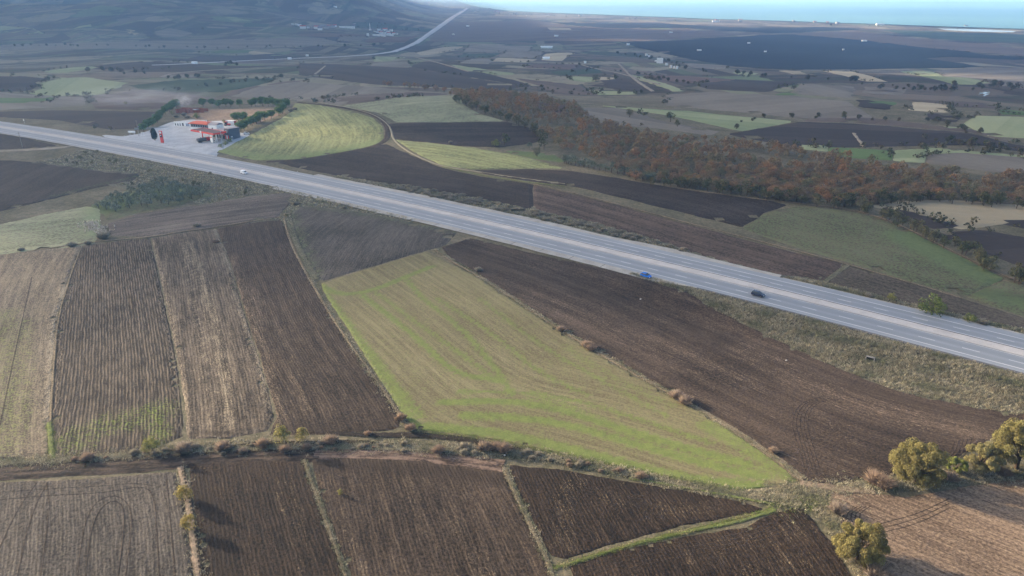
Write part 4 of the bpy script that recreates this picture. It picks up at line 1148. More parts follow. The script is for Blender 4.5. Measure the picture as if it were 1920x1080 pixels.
# ------------------------------------------------------------------ plants
def leaf_cloud(rs, centers, radii, n, size, squash=1.0, jitter=0.35, up=0.25):
    """leaf quads spread over the shells of many small lobes"""
    k = rs.integers(0, len(centers), n)
    d = rs.normal(size=(n, 3)); d /= np.linalg.norm(d, axis=1)[:, None]
    d[:, 2] = np.where((d[:, 2] < -0.3) & (rs.random(n) < 0.6), -d[:, 2], d[:, 2])
    rad = radii[k][:, None] * (1 - jitter * rs.random((n, 1)) ** 1.5)
    p = centers[k] + d * rad * np.array([1, 1, squash])
    nm = d + rs.normal(size=(n, 3)) * 0.55 + np.array([0, 0, up])
    nm /= np.linalg.norm(nm, axis=1)[:, None]
    a = np.cross(nm, rs.normal(size=(n, 3))); a /= np.linalg.norm(a, axis=1)[:, None] + 1e-9
    b = np.cross(nm, a)
    s = size * (0.6 + 0.8 * rs.random((n, 1)))
    v = np.stack([p - a * s * .5, p + b * s * .32, p + a * s * .5, p - b * s * .32], 1).reshape(-1, 3)
    f = np.arange(n * 4).reshape(n, 4)
    leaf = np.repeat(np.clip(rs.random(n) * 0.7 + 0.3 * rs.random(len(centers))[k], 0, 1), 4)
    return v, f, leaf


def lobes(rs, rx, rz, zc, n, r0, r1, fill=0.75, low=-0.5):
    c = []
    while len(c) < n:
        q = rs.uniform(-1, 1, 3)
        if 0.25 < np.linalg.norm(q) < 1 and q[2] > low: c.append(q)
    c = np.array(c)
    ln = np.linalg.norm(c, axis=1)[:, None]
    c = c / ln * (0.35 + 0.65 * ln) * fill
    return c * np.array([rx, rx, rz]) + np.array([0, 0, zc]), rs.uniform(r0, r1, n)


def branches(rs, h, r, zc, rx, n, thick=0.28):
    mb = MB()
    lean = Vector((rs.normal(0, .15), rs.normal(0, .15), 0))
    mb.tube([(0, 0, -0.3), (lean.x * .4, lean.y * .4, h * .5), (lean.x, lean.y, h)], [thick * 1.25, thick, thick * .75], 8)
    for i in range(n):
        a = 2 * math.pi * (i + rs.random() * .6) / n
        el = rs.uniform(.35, 1.1)
        L = rx * rs.uniform(.7, 1.0)
        p0 = Vector((lean.x, lean.y, h * rs.uniform(.6, 1.0)))
        d = Vector((math.cos(a) * math.cos(el), math.sin(a) * math.cos(el), math.sin(el)))
        mb.tube([p0, p0 + d * L * .5 + Vector((0, 0, .1 * L)), p0 + d * L + Vector((0, 0, .3 * L))], [thick * .55, thick * .32, thick * .1], 6)
    return mb


L = {}
L['oak'] = leafmat('oak_leaves', [(0.19, 0.165, 0.062), (0.155, 0.15, 0.057), (0.21, 0.172, 0.063)], .35, .75)
L['paleoak'] = leafmat('pale_oak_leaves', [(0.22, 0.185, 0.085), (0.2, 0.175, 0.075), (0.19, 0.175, 0.07)], .3)
L['wood'] = leafmat('autumn_wood_leaves', [(0.24, 0.165, 0.10), (0.27, 0.168, 0.092), (0.22, 0.168, 0.112), (0.225, 0.18, 0.095), (0.31, 0.17, 0.085), (0.195, 0.165, 0.105), (0.25, 0.17, 0.098), (0.175, 0.165, 0.09)], .4, .55)
L['edge'] = leafmat('edge_wood_leaves', [(0.10, 0.105, 0.05), (0.13, 0.115, 0.055), (0.14, 0.13, 0.075), (0.09, 0.095, 0.045)], .3)
L['pine'] = leafmat('pine_needles', [(0.085, 0.145, 0.045), (0.105, 0.175, 0.055), (0.095, 0.16, 0.05)], .3)
L['olive'] = leafmat('olive_leaves', [(0.135, 0.155, 0.11), (0.11, 0.13, 0.09), (0.165, 0.18, 0.135)], .2)
L['cypress'] = leafmat('cypress_leaves', [(0.012, 0.022, 0.014), (0.014, 0.026, 0.016)], .05)
L['yellow'] = leafmat('yellow_shrub_leaves', [(0.31, 0.245, 0.08), (0.27, 0.235, 0.085), (0.23, 0.22, 0.075)], .35)
L['bush'] = leafmat('green_bush_leaves', [(0.17, 0.19, 0.05), (0.2, 0.21, 0.055), (0.14, 0.165, 0.045)], .25)
L['twig'] = leafmat('bare_twigs', [(0.33, 0.245, 0.185), (0.30, 0.235, 0.18), (0.36, 0.255, 0.18), (0.31, 0.25, 0.2)], .2)
L['greytwig'] = leafmat('grey_twigs', [(0.34, 0.30, 0.235), (0.29, 0.265, 0.205), (0.36, 0.32, 0.255)], .2)
L['grass'] = leafmat('tussock_grass', [(0.34, 0.295, 0.2), (0.29, 0.26, 0.175), (0.22, 0.21, 0.13), (0.17, 0.175, 0.095), (0.42, 0.37, 0.26)], .3)
L['fresh'] = leafmat('fresh_grass_blades', [(0.12, 0.165, 0.035), (0.16, 0.19, 0.05), (0.24, 0.24, 0.09), (0.3, 0.27, 0.14)], .3)
L['far'] = leafmat('distant_tree_leaves', [(0.075, 0.075, 0.045), (0.09, 0.085, 0.052), (0.065, 0.078, 0.042), (0.11, 0.09, 0.058)], .15)


def crown_mesh(name, seed, rx, rz, zc, nl, r0, r1, n, size, mat, fill=.75, low=-.5, squash=1.0, rnd=0.0):
    rs = np.random.default_rng(seed)
    c, r = lobes(rs, rx, rz, zc, nl, r0, r1, fill, low)
    v, f, leaf = leaf_cloud(rs, c, r, n, size, squash)
    return mesh_np(name, v, f, mat, {'leaf': leaf, 'rnd': np.full(len(v), rnd)})


def twig_mesh(name, seed, r, h, n, w, mat, droop=0.2):
    rs = np.random.default_rng(seed)
    a = rs.uniform(0, 2 * np.pi, n); rr = r * np.sqrt(rs.random(n))
    base = np.stack([np.cos(a) * rr * .35, np.sin(a) * rr * .35, np.zeros(n)], 1)
    tip = np.stack([np.cos(a + rs.normal(0, .4, n)) * rr, np.sin(a + rs.normal(0, .4, n)) * rr, h * (0.45 + .55 * rs.random(n)) * (1 - .45 * (rr / r) ** 2)], 1)
    mid = (base + tip) / 2 + np.array([0, 0, .12 * h])
    sd_ = rs.normal(size=(n, 3)); sd_[:, 2] *= .3; sd_ /= np.linalg.norm(sd_, axis=1)[:, None]
    W_ = w * (0.6 + .8 * rs.random((n, 1)))
    v = np.stack([base - sd_ * W_ * .5, base + sd_ * W_ * .5, mid + sd_ * W_ * .6, tip, mid - sd_ * W_ * .6], 1).reshape(-1, 3)
    f = np.arange(n * 5).reshape(n, 5)
    return mesh_np(name, v, f, mat, {'leaf': np.repeat(rs.random(n), 5), 'rnd': np.zeros(n * 5)})


PROTO = {}
ORD = ['first', 'second', 'third', 'fourth', 'fifth', 'sixth', 'seventh', 'eighth', 'ninth', 'tenth', 'eleventh', 'twelfth', 'thirteenth', 'fourteenth', 'fifteenth', 'sixteenth', 'seventeenth', 'eighteenth', 'nineteenth', 'twentieth']
TENS = {2: 'twenty', 3: 'thirty', 4: 'forty', 5: 'fifty', 6: 'sixty'}


def nth(i):
    if i < 20: return ORD[i]
    t, u = divmod(i + 1, 10)
    return (TENS[t][:-1] + 'ieth') if u == 0 else TENS[t] + '-' + ORD[u - 1]


def proto(kind, crowns, trunk):
    PROTO[kind] = (crowns, trunk)


def trunk_mesh(name, h, r, n=6):
    mb = MB().tube([(0, 0, -.4), (0.05, .03, h * .5), (-.04, .05, h)], [r * 1.2, r, r * .7], n)
    bmesh.ops.recalc_face_normals(mb.bm, faces=mb.bm.faces)
    me = bpy.data.meshes.new(name); mb.bm.to_mesh(me); mb.bm.free(); me.materials.append(M['bark'])
    return me


proto('wood', [crown_mesh('wood_crown', 20 + i, 3.2, 2.8, 3.6, 16, .9, 1.7, 700, 0.55, L['wood'], .85) for i in range(6)], trunk_mesh('wood_trunk', 3.6, .2))
proto('edge', [crown_mesh('edge_crown', 40 + i, 2.6, 2.3, 3.0, 10, .9, 1.5, 320, 0.62, L['edge'], .85) for i in range(4)], trunk_mesh('edge_trunk', 3, .16))
proto('pine', [crown_mesh('pine_crown', 60 + i, 3.6, 2.9, 4.3, 22, 1.3, 1.9, 1700, 0.66, L['pine'], .8, -.6, .9) for i in range(3)], trunk_mesh('pine_trunk', 4.6, .2))
proto('olive', [crown_mesh('olive_crown', 70 + i, 2.1, 1.6, 2.2, 11, .7, 1.1, 420, 0.42, L['olive'], .9) for i in range(4)], trunk_mesh('olive_trunk', 2.0, .16))
proto('far', [crown_mesh('far_crown', 80 + i, 4.2, 3.4, 4.0, 10, 2.0, 2.7, 260, 1.4, L['far'], .5) for i in range(4)], trunk_mesh('far_trunk', 4, .3, 5))
proto('bush', [crown_mesh('bush_crown', 90 + i, 2.4, 1.7, 1.5, 14, .8, 1.25, 900, 0.36, L['bush'], .85, -.7) for i in range(2)], trunk_mesh('bush_stem', 1.2, .12))
proto('yellow', [crown_mesh('yellow_crown', 95 + i, 1.6, 1.8, 1.9, 20, .5, .9, 1300, 0.27, L['yellow'], .85, -.9) for i in range(3)], trunk_mesh('yellow_stem', 1.2, .08))
proto('twig', [twig_mesh('twig_spray', 100 + i, 1.9, 2.1, 1100, .028, L['twig']) for i in range(3)], None)
proto('greytwig', [twig_mesh('grey_spray', 110 + i, 2.2, 2.3, 800, .04, L['greytwig']) for i in range(3)], None)
CNT = {}


def plant(name, kind, x, y, label, cat='tree', group=None, scale=1.0, rot=None, tall=1.0, parts=True, dz=0.0):
    crowns, trunk = PROTO[kind]
    i = CNT.get(kind, 0); CNT[kind] = i + 1
    rot = random.uniform(0, 6.28) if rot is None else rot
    z = float(height(x, y)) + dz
    me = crowns[i % len(crowns)]
    if trunk is None or not parts:
        o = obj(name, me, None, (x, y, z))
        o.rotation_euler = (0, 0, rot)
        o.scale = (scale, scale, scale * tall)
    else:
        o = empty(name, (x, y, z), rot)
        o.scale = (scale, scale, scale * tall)
        obj('crown', me, o); obj('trunk', trunk, o)
    return tag(o, label, cat, group)


# --- the five large trees at lower right
def big_tree(px, py, seed, rx, rz, zc, nl, n, mat, label, size=0.3, th=.3, h=3.0, rot=0.0):
    p = at1(px, py)
    o = empty('oak_tree', p, rot)
    rs = np.random.default_rng(seed)
    c, r = lobes(rs, rx, rz, zc, nl * 3, rx * .13, rx * .28, .9, -.75)
    v, f, leaf = leaf_cloud(rs, c, r, int(n * 3.3), size * .85, .95, .55)
    obj('crown', mesh_np('oak_crown', v, f, mat, {'leaf': leaf, 'rnd': np.zeros(len(v))}), o)
    branches(rs, h, th, zc, rx, 7, th).build('trunk', M['bark'], o, smooth=True)
    return tag(o, label, 'tree')


big_tree(1606, 1050, 1, 4.7, 3.9, 4.2, 24, 12000, L['oak'], 'olive yellow tree standing alone in the bottom right corner', .3, .28, 2.6)
big_tree(1716, 906, 2, 5.6, 4.2, 4.9, 26, 13000, L['oak'], 'broad olive yellow oak beside the cloddy field', .32, .36, 3.0)
big_tree(1838, 884, 3, 3.7, 3.1, 3.4, 18, 8000, L['paleoak'], 'pale greyish round tree between the two oaks', .3, .24, 2.2)
big_tree(1905, 878, 4, 5.6, 5.0, 5.8, 28, 14000, L['oak'], 'tallest olive yellow tree at the right edge', .32, .36, 3.2)
big_tree(1790, 884, 5, 2.2, 1.7, 1.8, 12, 4500, L['bush'], 'small dark green bush between the broad oak and the pale tree', .27, .12, 1.2)
big_tree(1960, 905, 6, 4.2, 3.6, 4.0, 20, 8000, L['oak'], 'olive tree cut by the right edge', .32, .3, 2.6)

# --- shrubs along the ditch
for px, py, k, sc, lb in [(288, 848, 'yellow', 1.1, 'bright yellow shrub on the ditch bank, left of the brown brush'), (530, 832, 'yellow', 1.15, 'greenish yellow shrub on the ditch bank, taller of the pair'), (568, 826, 'yellow', .85, 'smaller orange yellow shrub on the ditch bank'),
                          (348, 940, 'yellow', 1.0, 'yellow green shrub on the pale bank, upper of two'), (356, 992, 'yellow', .85, 'orange olive shrub on the pale bank, lower of two'), (638, 928, 'yellow', .35, 'tiny green plant on the straw line'),
                          (1672, 566, 'yellow', .85, 'small yellow bush above the road, left of the round one')]:
    q = at1(px, py); plant('shrub', k, q.x, q.y, lb, 'shrub', None, sc)
TW = [(165, 862, .9), (345, 846, 1.1), (418, 842, 1.0), (492, 836, .9), (455, 848, .6), (535, 846, .8), (620, 830, 1.0), (575, 842, .7), (822, 848, .9), (908, 842, 1.0), (945, 846, 1.1), (930, 842, .9), (690, 815, .5), (752, 786, .8), (770, 806, .8),
      (1052, 620, .8), (1100, 650, 1.0), (1108, 656, .9), (1268, 746, 1.1), (1284, 756, 1.2), (1450, 848, .7), (1640, 905, 1.4), (1655, 912, 1.3), (1570, 960, 1.1), (1640, 1080, 1.6), (1660, 1090, 1.3), (1780, 900, 1.0), (1880, 890, 1.0), (405, 455, .7), (1202, 895, .7)]
WHERE = lambda px, py: ('on the ditch bank' if py > 800 and px < 1000 else 'on the verge of the green field' if px < 1500 and py < 860 else 'at the field corner by the oaks' if px > 1500 else 'on the bank')
TW.sort()
for i_, (px, py, sc) in enumerate(TW):
    q = at1(px, py); plant('dry_shrub', 'twig', q.x, q.y, 'leafless brown shrub %s, %s dry shrub from the left' % (WHERE(px, py), nth(i_)), 'shrub', 'dry brown shrubs along the field edges', sc * 1.1)
wl_ = world_line([(130, 864), (300, 848), (420, 842), (560, 840), (640, 836), (760, 836), (900, 846), (1000, 856), (1100, 872), (1220, 898)], 2)
Lw = np.concatenate([[0], np.cumsum(np.hypot(np.diff(wl_[:, 0]), np.diff(wl_[:, 1])))])
for k in range(56):
    t_ = random.uniform(0, Lw[-1])
    plant('ditch_brush', 'greytwig' if k % 3 else 'twig', float(np.interp(t_, Lw, wl_[:, 0])) + random.gauss(0, .8), float(np.interp(t_, Lw, wl_[:, 1])) + random.gauss(0, .8), 'low dry brush growing along the ditch bank', 'shrub', 'low brush along the ditch', random.uniform(.25, .55))
for px, py, sc, lb in [(195, 447, 1.5, 'wide brown thicket at the corner of the pale green meadow'), (135, 462, 1.0, 'grey bush left of the wide thicket on the meadow edge'), (165, 458, .8, 'small grey bush nearest the wide thicket'), (40, 470, .7, 'small brown bush near the left edge on the meadow edge'), (370, 425, .8, 'small grey bush between two ploughed strips'), (555, 384, .9, 'dark olive bush at the top corner of the brown field'), (897, 508, .8, 'grey bush on the straw verge of the green field')]:
    q = at1(px, py); plant('shrub', 'greytwig', q.x, q.y, lb, 'shrub', None, sc)
q = at1(1745, 588); plant('shrub', 'bush', q.x, q.y, 'round yellow green bush beside the road, largest there', 'shrub', None, 1.6, tall=1.0)
q = at1(1818, 603); plant('shrub', 'bush', q.x, q.y, 'small grey green bush right of the round roadside bush', 'shrub', None, .7)
q = at1(1842, 608); plant('shrub', 'greytwig', q.x, q.y, 'brown scrubby bush on the verge, right of the round roadside bush', 'shrub', None, .9)
q = at1(1628, 556); plant('shrub', 'greytwig', q.x, q.y, 'faint brown bush on the verge left of the yellow one', 'shrub', None, .7)

# --- olive grove on the left
OG = world_line([(180, 392), (232, 366), (300, 343), (398, 358), (396, 366), (330, 384), (255, 392), (200, 404)], 0)[:, :2].tolist()
xs = np.arange(-330, -120, 6.2); k = 0
for a in xs:
    for b in np.arange(230, 420, 6.2):
        x, y = a * .86 + b * .5 - 60, -a * .5 + b * .86 - 60
        for (x, y) in ((x, y),):
            if inside(OG, np.array([x]), np.array([y]))[0]:
                plant('olive_tree', 'olive', x + random.uniform(-.9, .9), y + random.uniform(-.9, .9), 'grey green olive tree in the grove below the road', 'tree', 'olive grove', random.uniform(.85, 1.3)); k += 1
N_OLIVE = k
# --- olive row at the edge of the wood
wl = world_line([(1058, 306), (1100, 314), (1160, 326), (1225, 340)], 1)
for i_, t in enumerate(np.linspace(0, 1, 20)):
    i = t * (len(wl) - 1); a = wl[int(i)]; b = wl[min(int(i) + 1, len(wl) - 1)]; q = a + (b - a) * (i - int(i))
    plant('olive_tree', 'olive', q[0], q[1], 'silver green olive in the row below the wood, %s from the left' % nth(i_), 'tree', 'olive row below the wood', random.uniform(1.0, 1.4))

# --- the brown wood
WOOD = [(855, 180), (900, 174), (960, 180), (1010, 187), (1080, 203), (1100, 227), (1170, 247), (1260, 264), (1340, 270), (1420, 277), (1500, 288), (1600, 308), (1700, 322), (1800, 330), (1990, 338), (1990, 392), (1800, 378), (1700, 376), (1640, 384), (1560, 387), (1480, 380), (1400, 367), (1320, 357), (1250, 346), (1180, 336), (1120, 305), (1060, 288), (1014, 264), (1003, 246), (955, 228), (890, 207), (860, 192)]
wp = at([p[0] for p in WOOD], [p[1] for p in WOOD], 0.0)[:, :2]
WP = [tuple(p) for p in wp.tolist()]
SPOTS = []
g0, g1 = wp.min(0), wp.max(0)
rs = np.random.default_rng(5)
for gx in np.arange(g0[0], g1[0], 5.4):
    for gy in np.arange(g0[1], g1[1], 5.4):
        SPOTS.append((gx + rs.uniform(-2.4, 2.4), gy + rs.uniform(-2.4, 2.4)))
SPOTS = np.array(SPOTS)
SPOTS = SPOTS[inside(WP, SPOTS[:, 0], SPOTS[:, 1])]
SPOTS = SPOTS[(np.sin(SPOTS[:, 0] / 17 + 1.5 * np.sin(SPOTS[:, 1] / 23)) + np.sin(SPOTS[:, 1] / 19 + SPOTS[:, 0] / 31)) < 1.62]
SPOTS = SPOTS[(SPOTS[:, 0] > 60) | (rs.random(len(SPOTS)) < .62)]
SPOTS = SPOTS[np.argsort(np.hypot(SPOTS[:, 0], SPOTS[:, 1]))]
# outermost belt near the camera shows best
for i, (x, y) in enumerate(SPOTS[:300]):
    plant('wood_tree', 'wood', x, y, 'russet brown tree in the autumn wood above the road', 'tree', 'trees of the brown wood', float(rs.uniform(.55, 1.05)), tall=float(rs.uniform(.65, 1.0)))


def scatter(name, spots, kind_meshes, label, cat=None, smin=.75, smax=1.2, mat=None, kind='stuff', seed=3):
    rs = np.random.default_rng(seed)
    data = []
    for me in kind_meshes:
        n = len(me.vertices); co = np.empty(n * 3, np.float32); me.vertices.foreach_get('co', co)
        lf = np.empty(n, np.float32); me.attributes['leaf'].data.foreach_get('value', lf)
        data.append((co.reshape(-1, 3), lf, len(me.polygons[0].vertices)))
    V, R, Lf = [], [], []
    k = data[0][2]
    for x, y in spots:
        co, lf, _ = data[rs.integers(len(data))]
        a = rs.uniform(0, 6.28); s = rs.uniform(smin, smax)
        c_, s_ = math.cos(a) * s, math.sin(a) * s
        q = np.stack([co[:, 0] * c_ - co[:, 1] * s_ + x, co[:, 0] * s_ + co[:, 1] * c_ + y, co[:, 2] * s * rs.uniform(.85, 1.15)], 1)
        q[:, 2] += float(height(x, y))
        V.append(q); R.append(np.full(len(q), rs.random())); Lf.append(lf)
    V = np.concatenate(V); nf = len(V) // k
    me = mesh_np(name, V, np.arange(nf * k).reshape(nf, k), mat, {'leaf': np.concatenate(Lf), 'rnd': np.concatenate(R)})
    return tag(obj(name, me), label, cat, None, kind)


light_wood = [crown_mesh('light_wood_crown', 120 + i, 3.3, 3.0, 4.4, 10, 1.3, 2.0, 190, 1.0, L['wood'], .85) for i in range(5)]
rest = SPOTS[300:]
print('wood spots', len(SPOTS), 'olives', N_OLIVE)
if len(rest):
    scatter('wood', rest, light_wood, 'rest of the brown autumn wood behind its front rows', 'wood', .4, .95, mat=L['wood'])

# edge trees and hedges as individuals
def row(pts, n, kind, name, label, cat, group, s0, s1, spread=1.5, parts=True, tall=1.0, it=2, number=True):
    wl = world_line(pts, it)
    seg = np.hypot(np.diff(wl[:, 0]), np.diff(wl[:, 1])); Lc = np.concatenate([[0], np.cumsum(seg)])
    for i_, t in enumerate(np.linspace(0, Lc[-1], n)):
        t = t + random.uniform(-.4, .3) * Lc[-1] / n
        x = float(np.interp(t, Lc, wl[:, 0])) + random.gauss(0, spread); y = float(np.interp(t, Lc, wl[:, 1])) + random.gauss(0, spread)
        plant(name, kind, x, y, label + (', %s from the left' % nth(i_) if number else ''), cat, group, random.uniform(s0, s1), parts=parts, tall=tall)


row([(1225, 345), (1320, 358), (1420, 370), (1500, 382), (1580, 388)], 34, 'edge', 'edge_tree', 'olive green bushy tree along the lower edge of the wood', 'tree', 'green trees fringing the wood', .8, 1.3)
row([(1580, 388), (1650, 384), (1720, 378), (1820, 380), (1960, 394)], 34, 'edge', 'edge_tree', 'dark bushy tree on the right lower edge of the wood', 'tree', 'trees on the right edge of the wood', .8, 1.2, 2)
row([(860, 192), (890, 207), (955, 228), (1005, 248), (1015, 264)], 22, 'edge', 'edge_tree', 'dark green tree on the left fringe of the wood', 'tree', 'trees on the left fringe of the wood', .9, 1.4)
row([(1580, 388), (1640, 400), (1700, 425), (1780, 465), (1850, 500), (1930, 535)], 46, 'edge', 'hedge_bush', 'brown green bush in the hedge along the olive green meadow', 'bush', 'hedge along the meadow', .6, 1.0, 2.2)
row([(725, 160), (780, 165), (830, 172), (870, 182)], 26, 'wood', 'crest_tree', 'brown tree on the far crest left of the wood', 'tree', 'trees on the crest', .7, 1.0, 4)
for px, py, sc, kd, lb in [(930, 274, 1.1, 'bush', 'yellow green bush by the dark field, left of the round tree'), (946, 272, 1.4, 'edge', 'round olive tree beside the dark field'), (845, 268, .8, 'greytwig', 'small bare grey bush on the edge of the dark field'), (1007, 294, 1.0, 'edge', 'small tree on the vivid green plot'), (1020, 280, 1.5, 'edge', 'dark tree at the tip of the wood'), (992, 278, 1.0, 'olive', 'grey bush beside the vivid green plot'), (1257, 228, 1.5, 'edge', 'lone dark tree beyond the wood'), (1585, 224, 1.3, 'edge', 'lone tree on the ridge beyond the dark field'), (1180, 220, 1.2, 'edge', 'dark tree on the grey slope beyond the wood'), (1270, 238, .9, 'edge', 'small tree beside the grey slope')]:
    q = at1(px, py); plant('tree' if kd != 'greytwig' else 'shrub', kd, q.x, q.y, lb, 'tree' if kd != 'greytwig' else 'shrub', None, sc)

# scrub on the banks of the highway
def free(x, y):
    """outside every worked field that has a label"""
    X, Y = np.array([x]), np.array([y])
    return not any(inside(p_, X, Y)[0] for k_, p_ in POLYS.items() if k_)


BANK_FIELDS = [p_ for k_, p_ in POLYS.items() if k_ and ('brown' in k_ or 'dark' in k_ or 'grove' in k_ or 'grey' in k_ or 'mauve' in k_)]
n_s = 0
while n_s < 120:
    s0 = random.uniform(-245, -60); n0 = random.uniform(237, 250)
    x, y = sn(s0, n0)
    if not free(x, y): n_s += .1; continue
    n_s += 1
    plant('scrub_bush', 'greytwig', x, y, 'grey leafless scrub bush on the bank above the road', 'bush', 'scrub above the road', random.uniform(.5, 1.05), tall=.75)
n_s = 0
while n_s < 40:
    s0 = random.uniform(-460, -215); n0 = random.uniform(170, 203)
    x, y = sn(s0, n0)
    if not free(x, y): n_s += .1; continue
    n_s += 1
    plant('scrub_bush', random.choice(['greytwig', 'edge']), x, y, 'low green grey scrub bush on the slope below the road', 'bush', 'scrub below the road', random.uniform(.3, .6))

# --- distant trees
def far_row(pts, n, label, group, s0=.7, s1=1.2, spread=6, it=2):
    s0 *= .5; s1 *= .85
    row(pts, n, 'far', 'distant_tree', label, 'tree', group, s0, s1, spread, parts=False, it=it, number=n <= 20)


far_row([(1160, 102), (1200, 107), (1240, 114), (1300, 135), (1400, 142), (1500, 149), (1600, 155), (1700, 165), (1790, 172)], 46, 'dark tree in the line along the far stream', 'trees along the far stream', .8, 1.5, 10)
far_row([(1650, 168), (1720, 172), (1800, 166), (1830, 165), (1870, 163), (1920, 172)], 28, 'dark tree clustered round the bright pond', 'trees by the pond', .9, 1.6, 12)
far_row([(0, 88), (150, 86), (300, 90), (450, 92), (600, 88), (700, 86)], 40, 'dark tree in the belt across the left plain', 'tree belt on the left plain', .8, 1.5, 14)
far_row([(190, 136), (230, 132), (235, 140)], 10, 'dark tree in the clump behind the pale green hill', 'clump behind the hill', .8, 1.3, 8)
far_row([(420, 122), (440, 120), (430, 126)], 6, 'dark tree beside the distant road', 'trees by the distant road', .8, 1.2, 6)
far_row([(330, 150), (360, 147)], 8, 'brown tree below the pale strip', 'brown clump below the strip', .7, 1.0, 6)
far_row([(1380, 243), (1440, 216), (1500, 222), (1560, 224), (1640, 226), (1700, 228)], 14, 'small dark tree on the ridge line', 'trees on the ridge', .4, .7, 4)
far_row([(1740, 228), (1770, 234), (1800, 242), (1830, 250)], 14, 'tree in the dark hedge on the right slope', 'hedge on the right slope', .5, .8, 3)
far_row([(1740, 266), (1800, 272), (1860, 280), (1920, 288)], 26, 'dark tree in the small wood on the right', 'small wood on the right', .5, .8, 5)
far_row([(1230, 148), (1300, 160), (1320, 165)], 12, 'dark tree beside the pale strip', 'trees by the pale strip', .6, 1.0, 5)
far_row([(1070, 138), (1130, 130), (1180, 136), (1230, 148)], 18, 'tree on the dark rise in mid plain', 'trees on the rise', .5, .9, 8)
far_row([(340, 168), (400, 162), (460, 154), (520, 146)], 24, 'grey green tree in the grove behind the station', 'grove behind the station', .5, .8, 12)
far_row([(880, 172), (980, 170), (1060, 170), (1200, 176)], 16, 'small tree at the foot of the far slope', 'trees at the far slope', .4, .7, 4)
far_row([(650, 50), (720, 55), (800, 58), (660, 44), (760, 50)], 30, 'dark tree in the wood round the village', 'trees round the village', .9, 1.5, 25)
far_row([(900, 22), (1000, 30), (1200, 38), (1500, 46), (1800, 54)], 24, 'dark tree along the shore', 'trees along the shore', 1.0, 2.0, 30)

# --- low scrub along the distant field boundaries, too fine to tell apart
def distant_scrub():
    rs = np.random.default_rng(31)
    P = []
    for poly in FAR_POLYS:
        w = np.array(poly + poly[:1]); seg = np.hypot(*np.diff(w, axis=0).T); Lc = np.concatenate([[0], np.cumsum(seg)])
        n = int(min(60, Lc[-1] / 9))
        t = rs.uniform(0, Lc[-1], n)
        x = np.interp(t, Lc, w[:, 0]) + rs.normal(0, 2, n); y = np.interp(t, Lc, w[:, 1]) + rs.normal(0, 2, n)
        k = (np.sin(x / 47 + np.sin(y / 61) * 2) + np.sin(y / 39 + x / 90)) > .35
        P.append(np.stack([x, y], 1)[k & (y < 2600)])
    return np.concatenate(P)


tiny = [crown_mesh('tiny_scrub', 140 + i, 1.7, 1.1, 1.0, 6, .8, 1.2, 26, 1.0, L['far'], .7) for i in range(3)]
SCR = distant_scrub(); print('scrub', len(SCR))
scatter('distant_scrub', SCR, tiny, 'low dark scrub along the boundaries of the distant fields', 'scrub', .5, 1.6, mat=L['far'], seed=8)

# --- grass tussocks
def tussocks(name, pts, label, mat, n_blade=7, h=.6, w=.07, seed=1):
    rs = np.random.default_rng(seed)
    n = len(pts)
    P = np.repeat(pts, n_blade, 0) + rs.normal(0, .22, (n * n_blade, 2))
    a = rs.uniform(0, 6.28, n).repeat(n_blade) + rs.normal(0, .9, len(P)); lean = rs.uniform(.3, 1.3, len(P))
    hh = h * rs.uniform(.5, 1.2, n).repeat(n_blade) * rs.uniform(.6, 1.1, len(P))
    z = height(P[:, 0], P[:, 1]) + lift(P[:, 0], P[:, 1], 1.5)
    b = np.stack([P[:, 0] + np.cos(a) * .08, P[:, 1] + np.sin(a) * .08, z], 1)
    tip = b + np.stack([np.cos(a) * lean * hh, np.sin(a) * lean * hh, hh], 1)
    sd_ = np.stack([-np.sin(a), np.cos(a), np.zeros(len(P))], 1) * w * (.6 + .8 * rs.random((len(P), 1)))
    v = np.stack([b - sd_, b + sd_, tip], 1).reshape(-1, 3)
    me = mesh_np(name, v, np.arange(len(v)).reshape(-1, 3), mat, {'leaf': np.repeat(rs.random(len(P)), 3), 'rnd': np.repeat(np.repeat(np.clip(.5 + .22 * np.sin(pts[:, 0] * .35 + 2 * np.sin(pts[:, 1] * .21)) + .18 * np.sin(pts[:, 1] * .9 + pts[:, 0] * .5) + rs.normal(0, .1, n), 0, .999), n_blade), 3)})
    return tag(obj(name, me), label, 'grass', None, 'stuff')


def strip_pts(line, n, spread, rs):
    wl = world_line(line, 2)[:, :2]
    seg = np.hypot(*np.diff(wl, axis=0).T); Lc = np.concatenate([[0], np.cumsum(seg)])
    t = rs.uniform(0, Lc[-1], n)
    return np.stack([np.interp(t, Lc, wl[:, 0]) + rs.normal(0, spread, n), np.interp(t, Lc, wl[:, 1]) + rs.normal(0, spread, n)], 1)


rs = np.random.default_rng(77)
def bank_pts(n, s0, s1, n0, n1):
    s_ = rs.uniform(s0, s1, n); m_ = rs.uniform(n0, n1, n)
    x, y = sn(s_, m_); return np.stack([x, y], 1)
def keep_free(P):
    k_ = np.ones(len(P), bool)
    for p_ in BANK_FIELDS: k_ &= ~inside(p_, P[:, 0] + rs.normal(0, .3, len(P)), P[:, 1] + rs.normal(0, .3, len(P)))
    return P[k_]


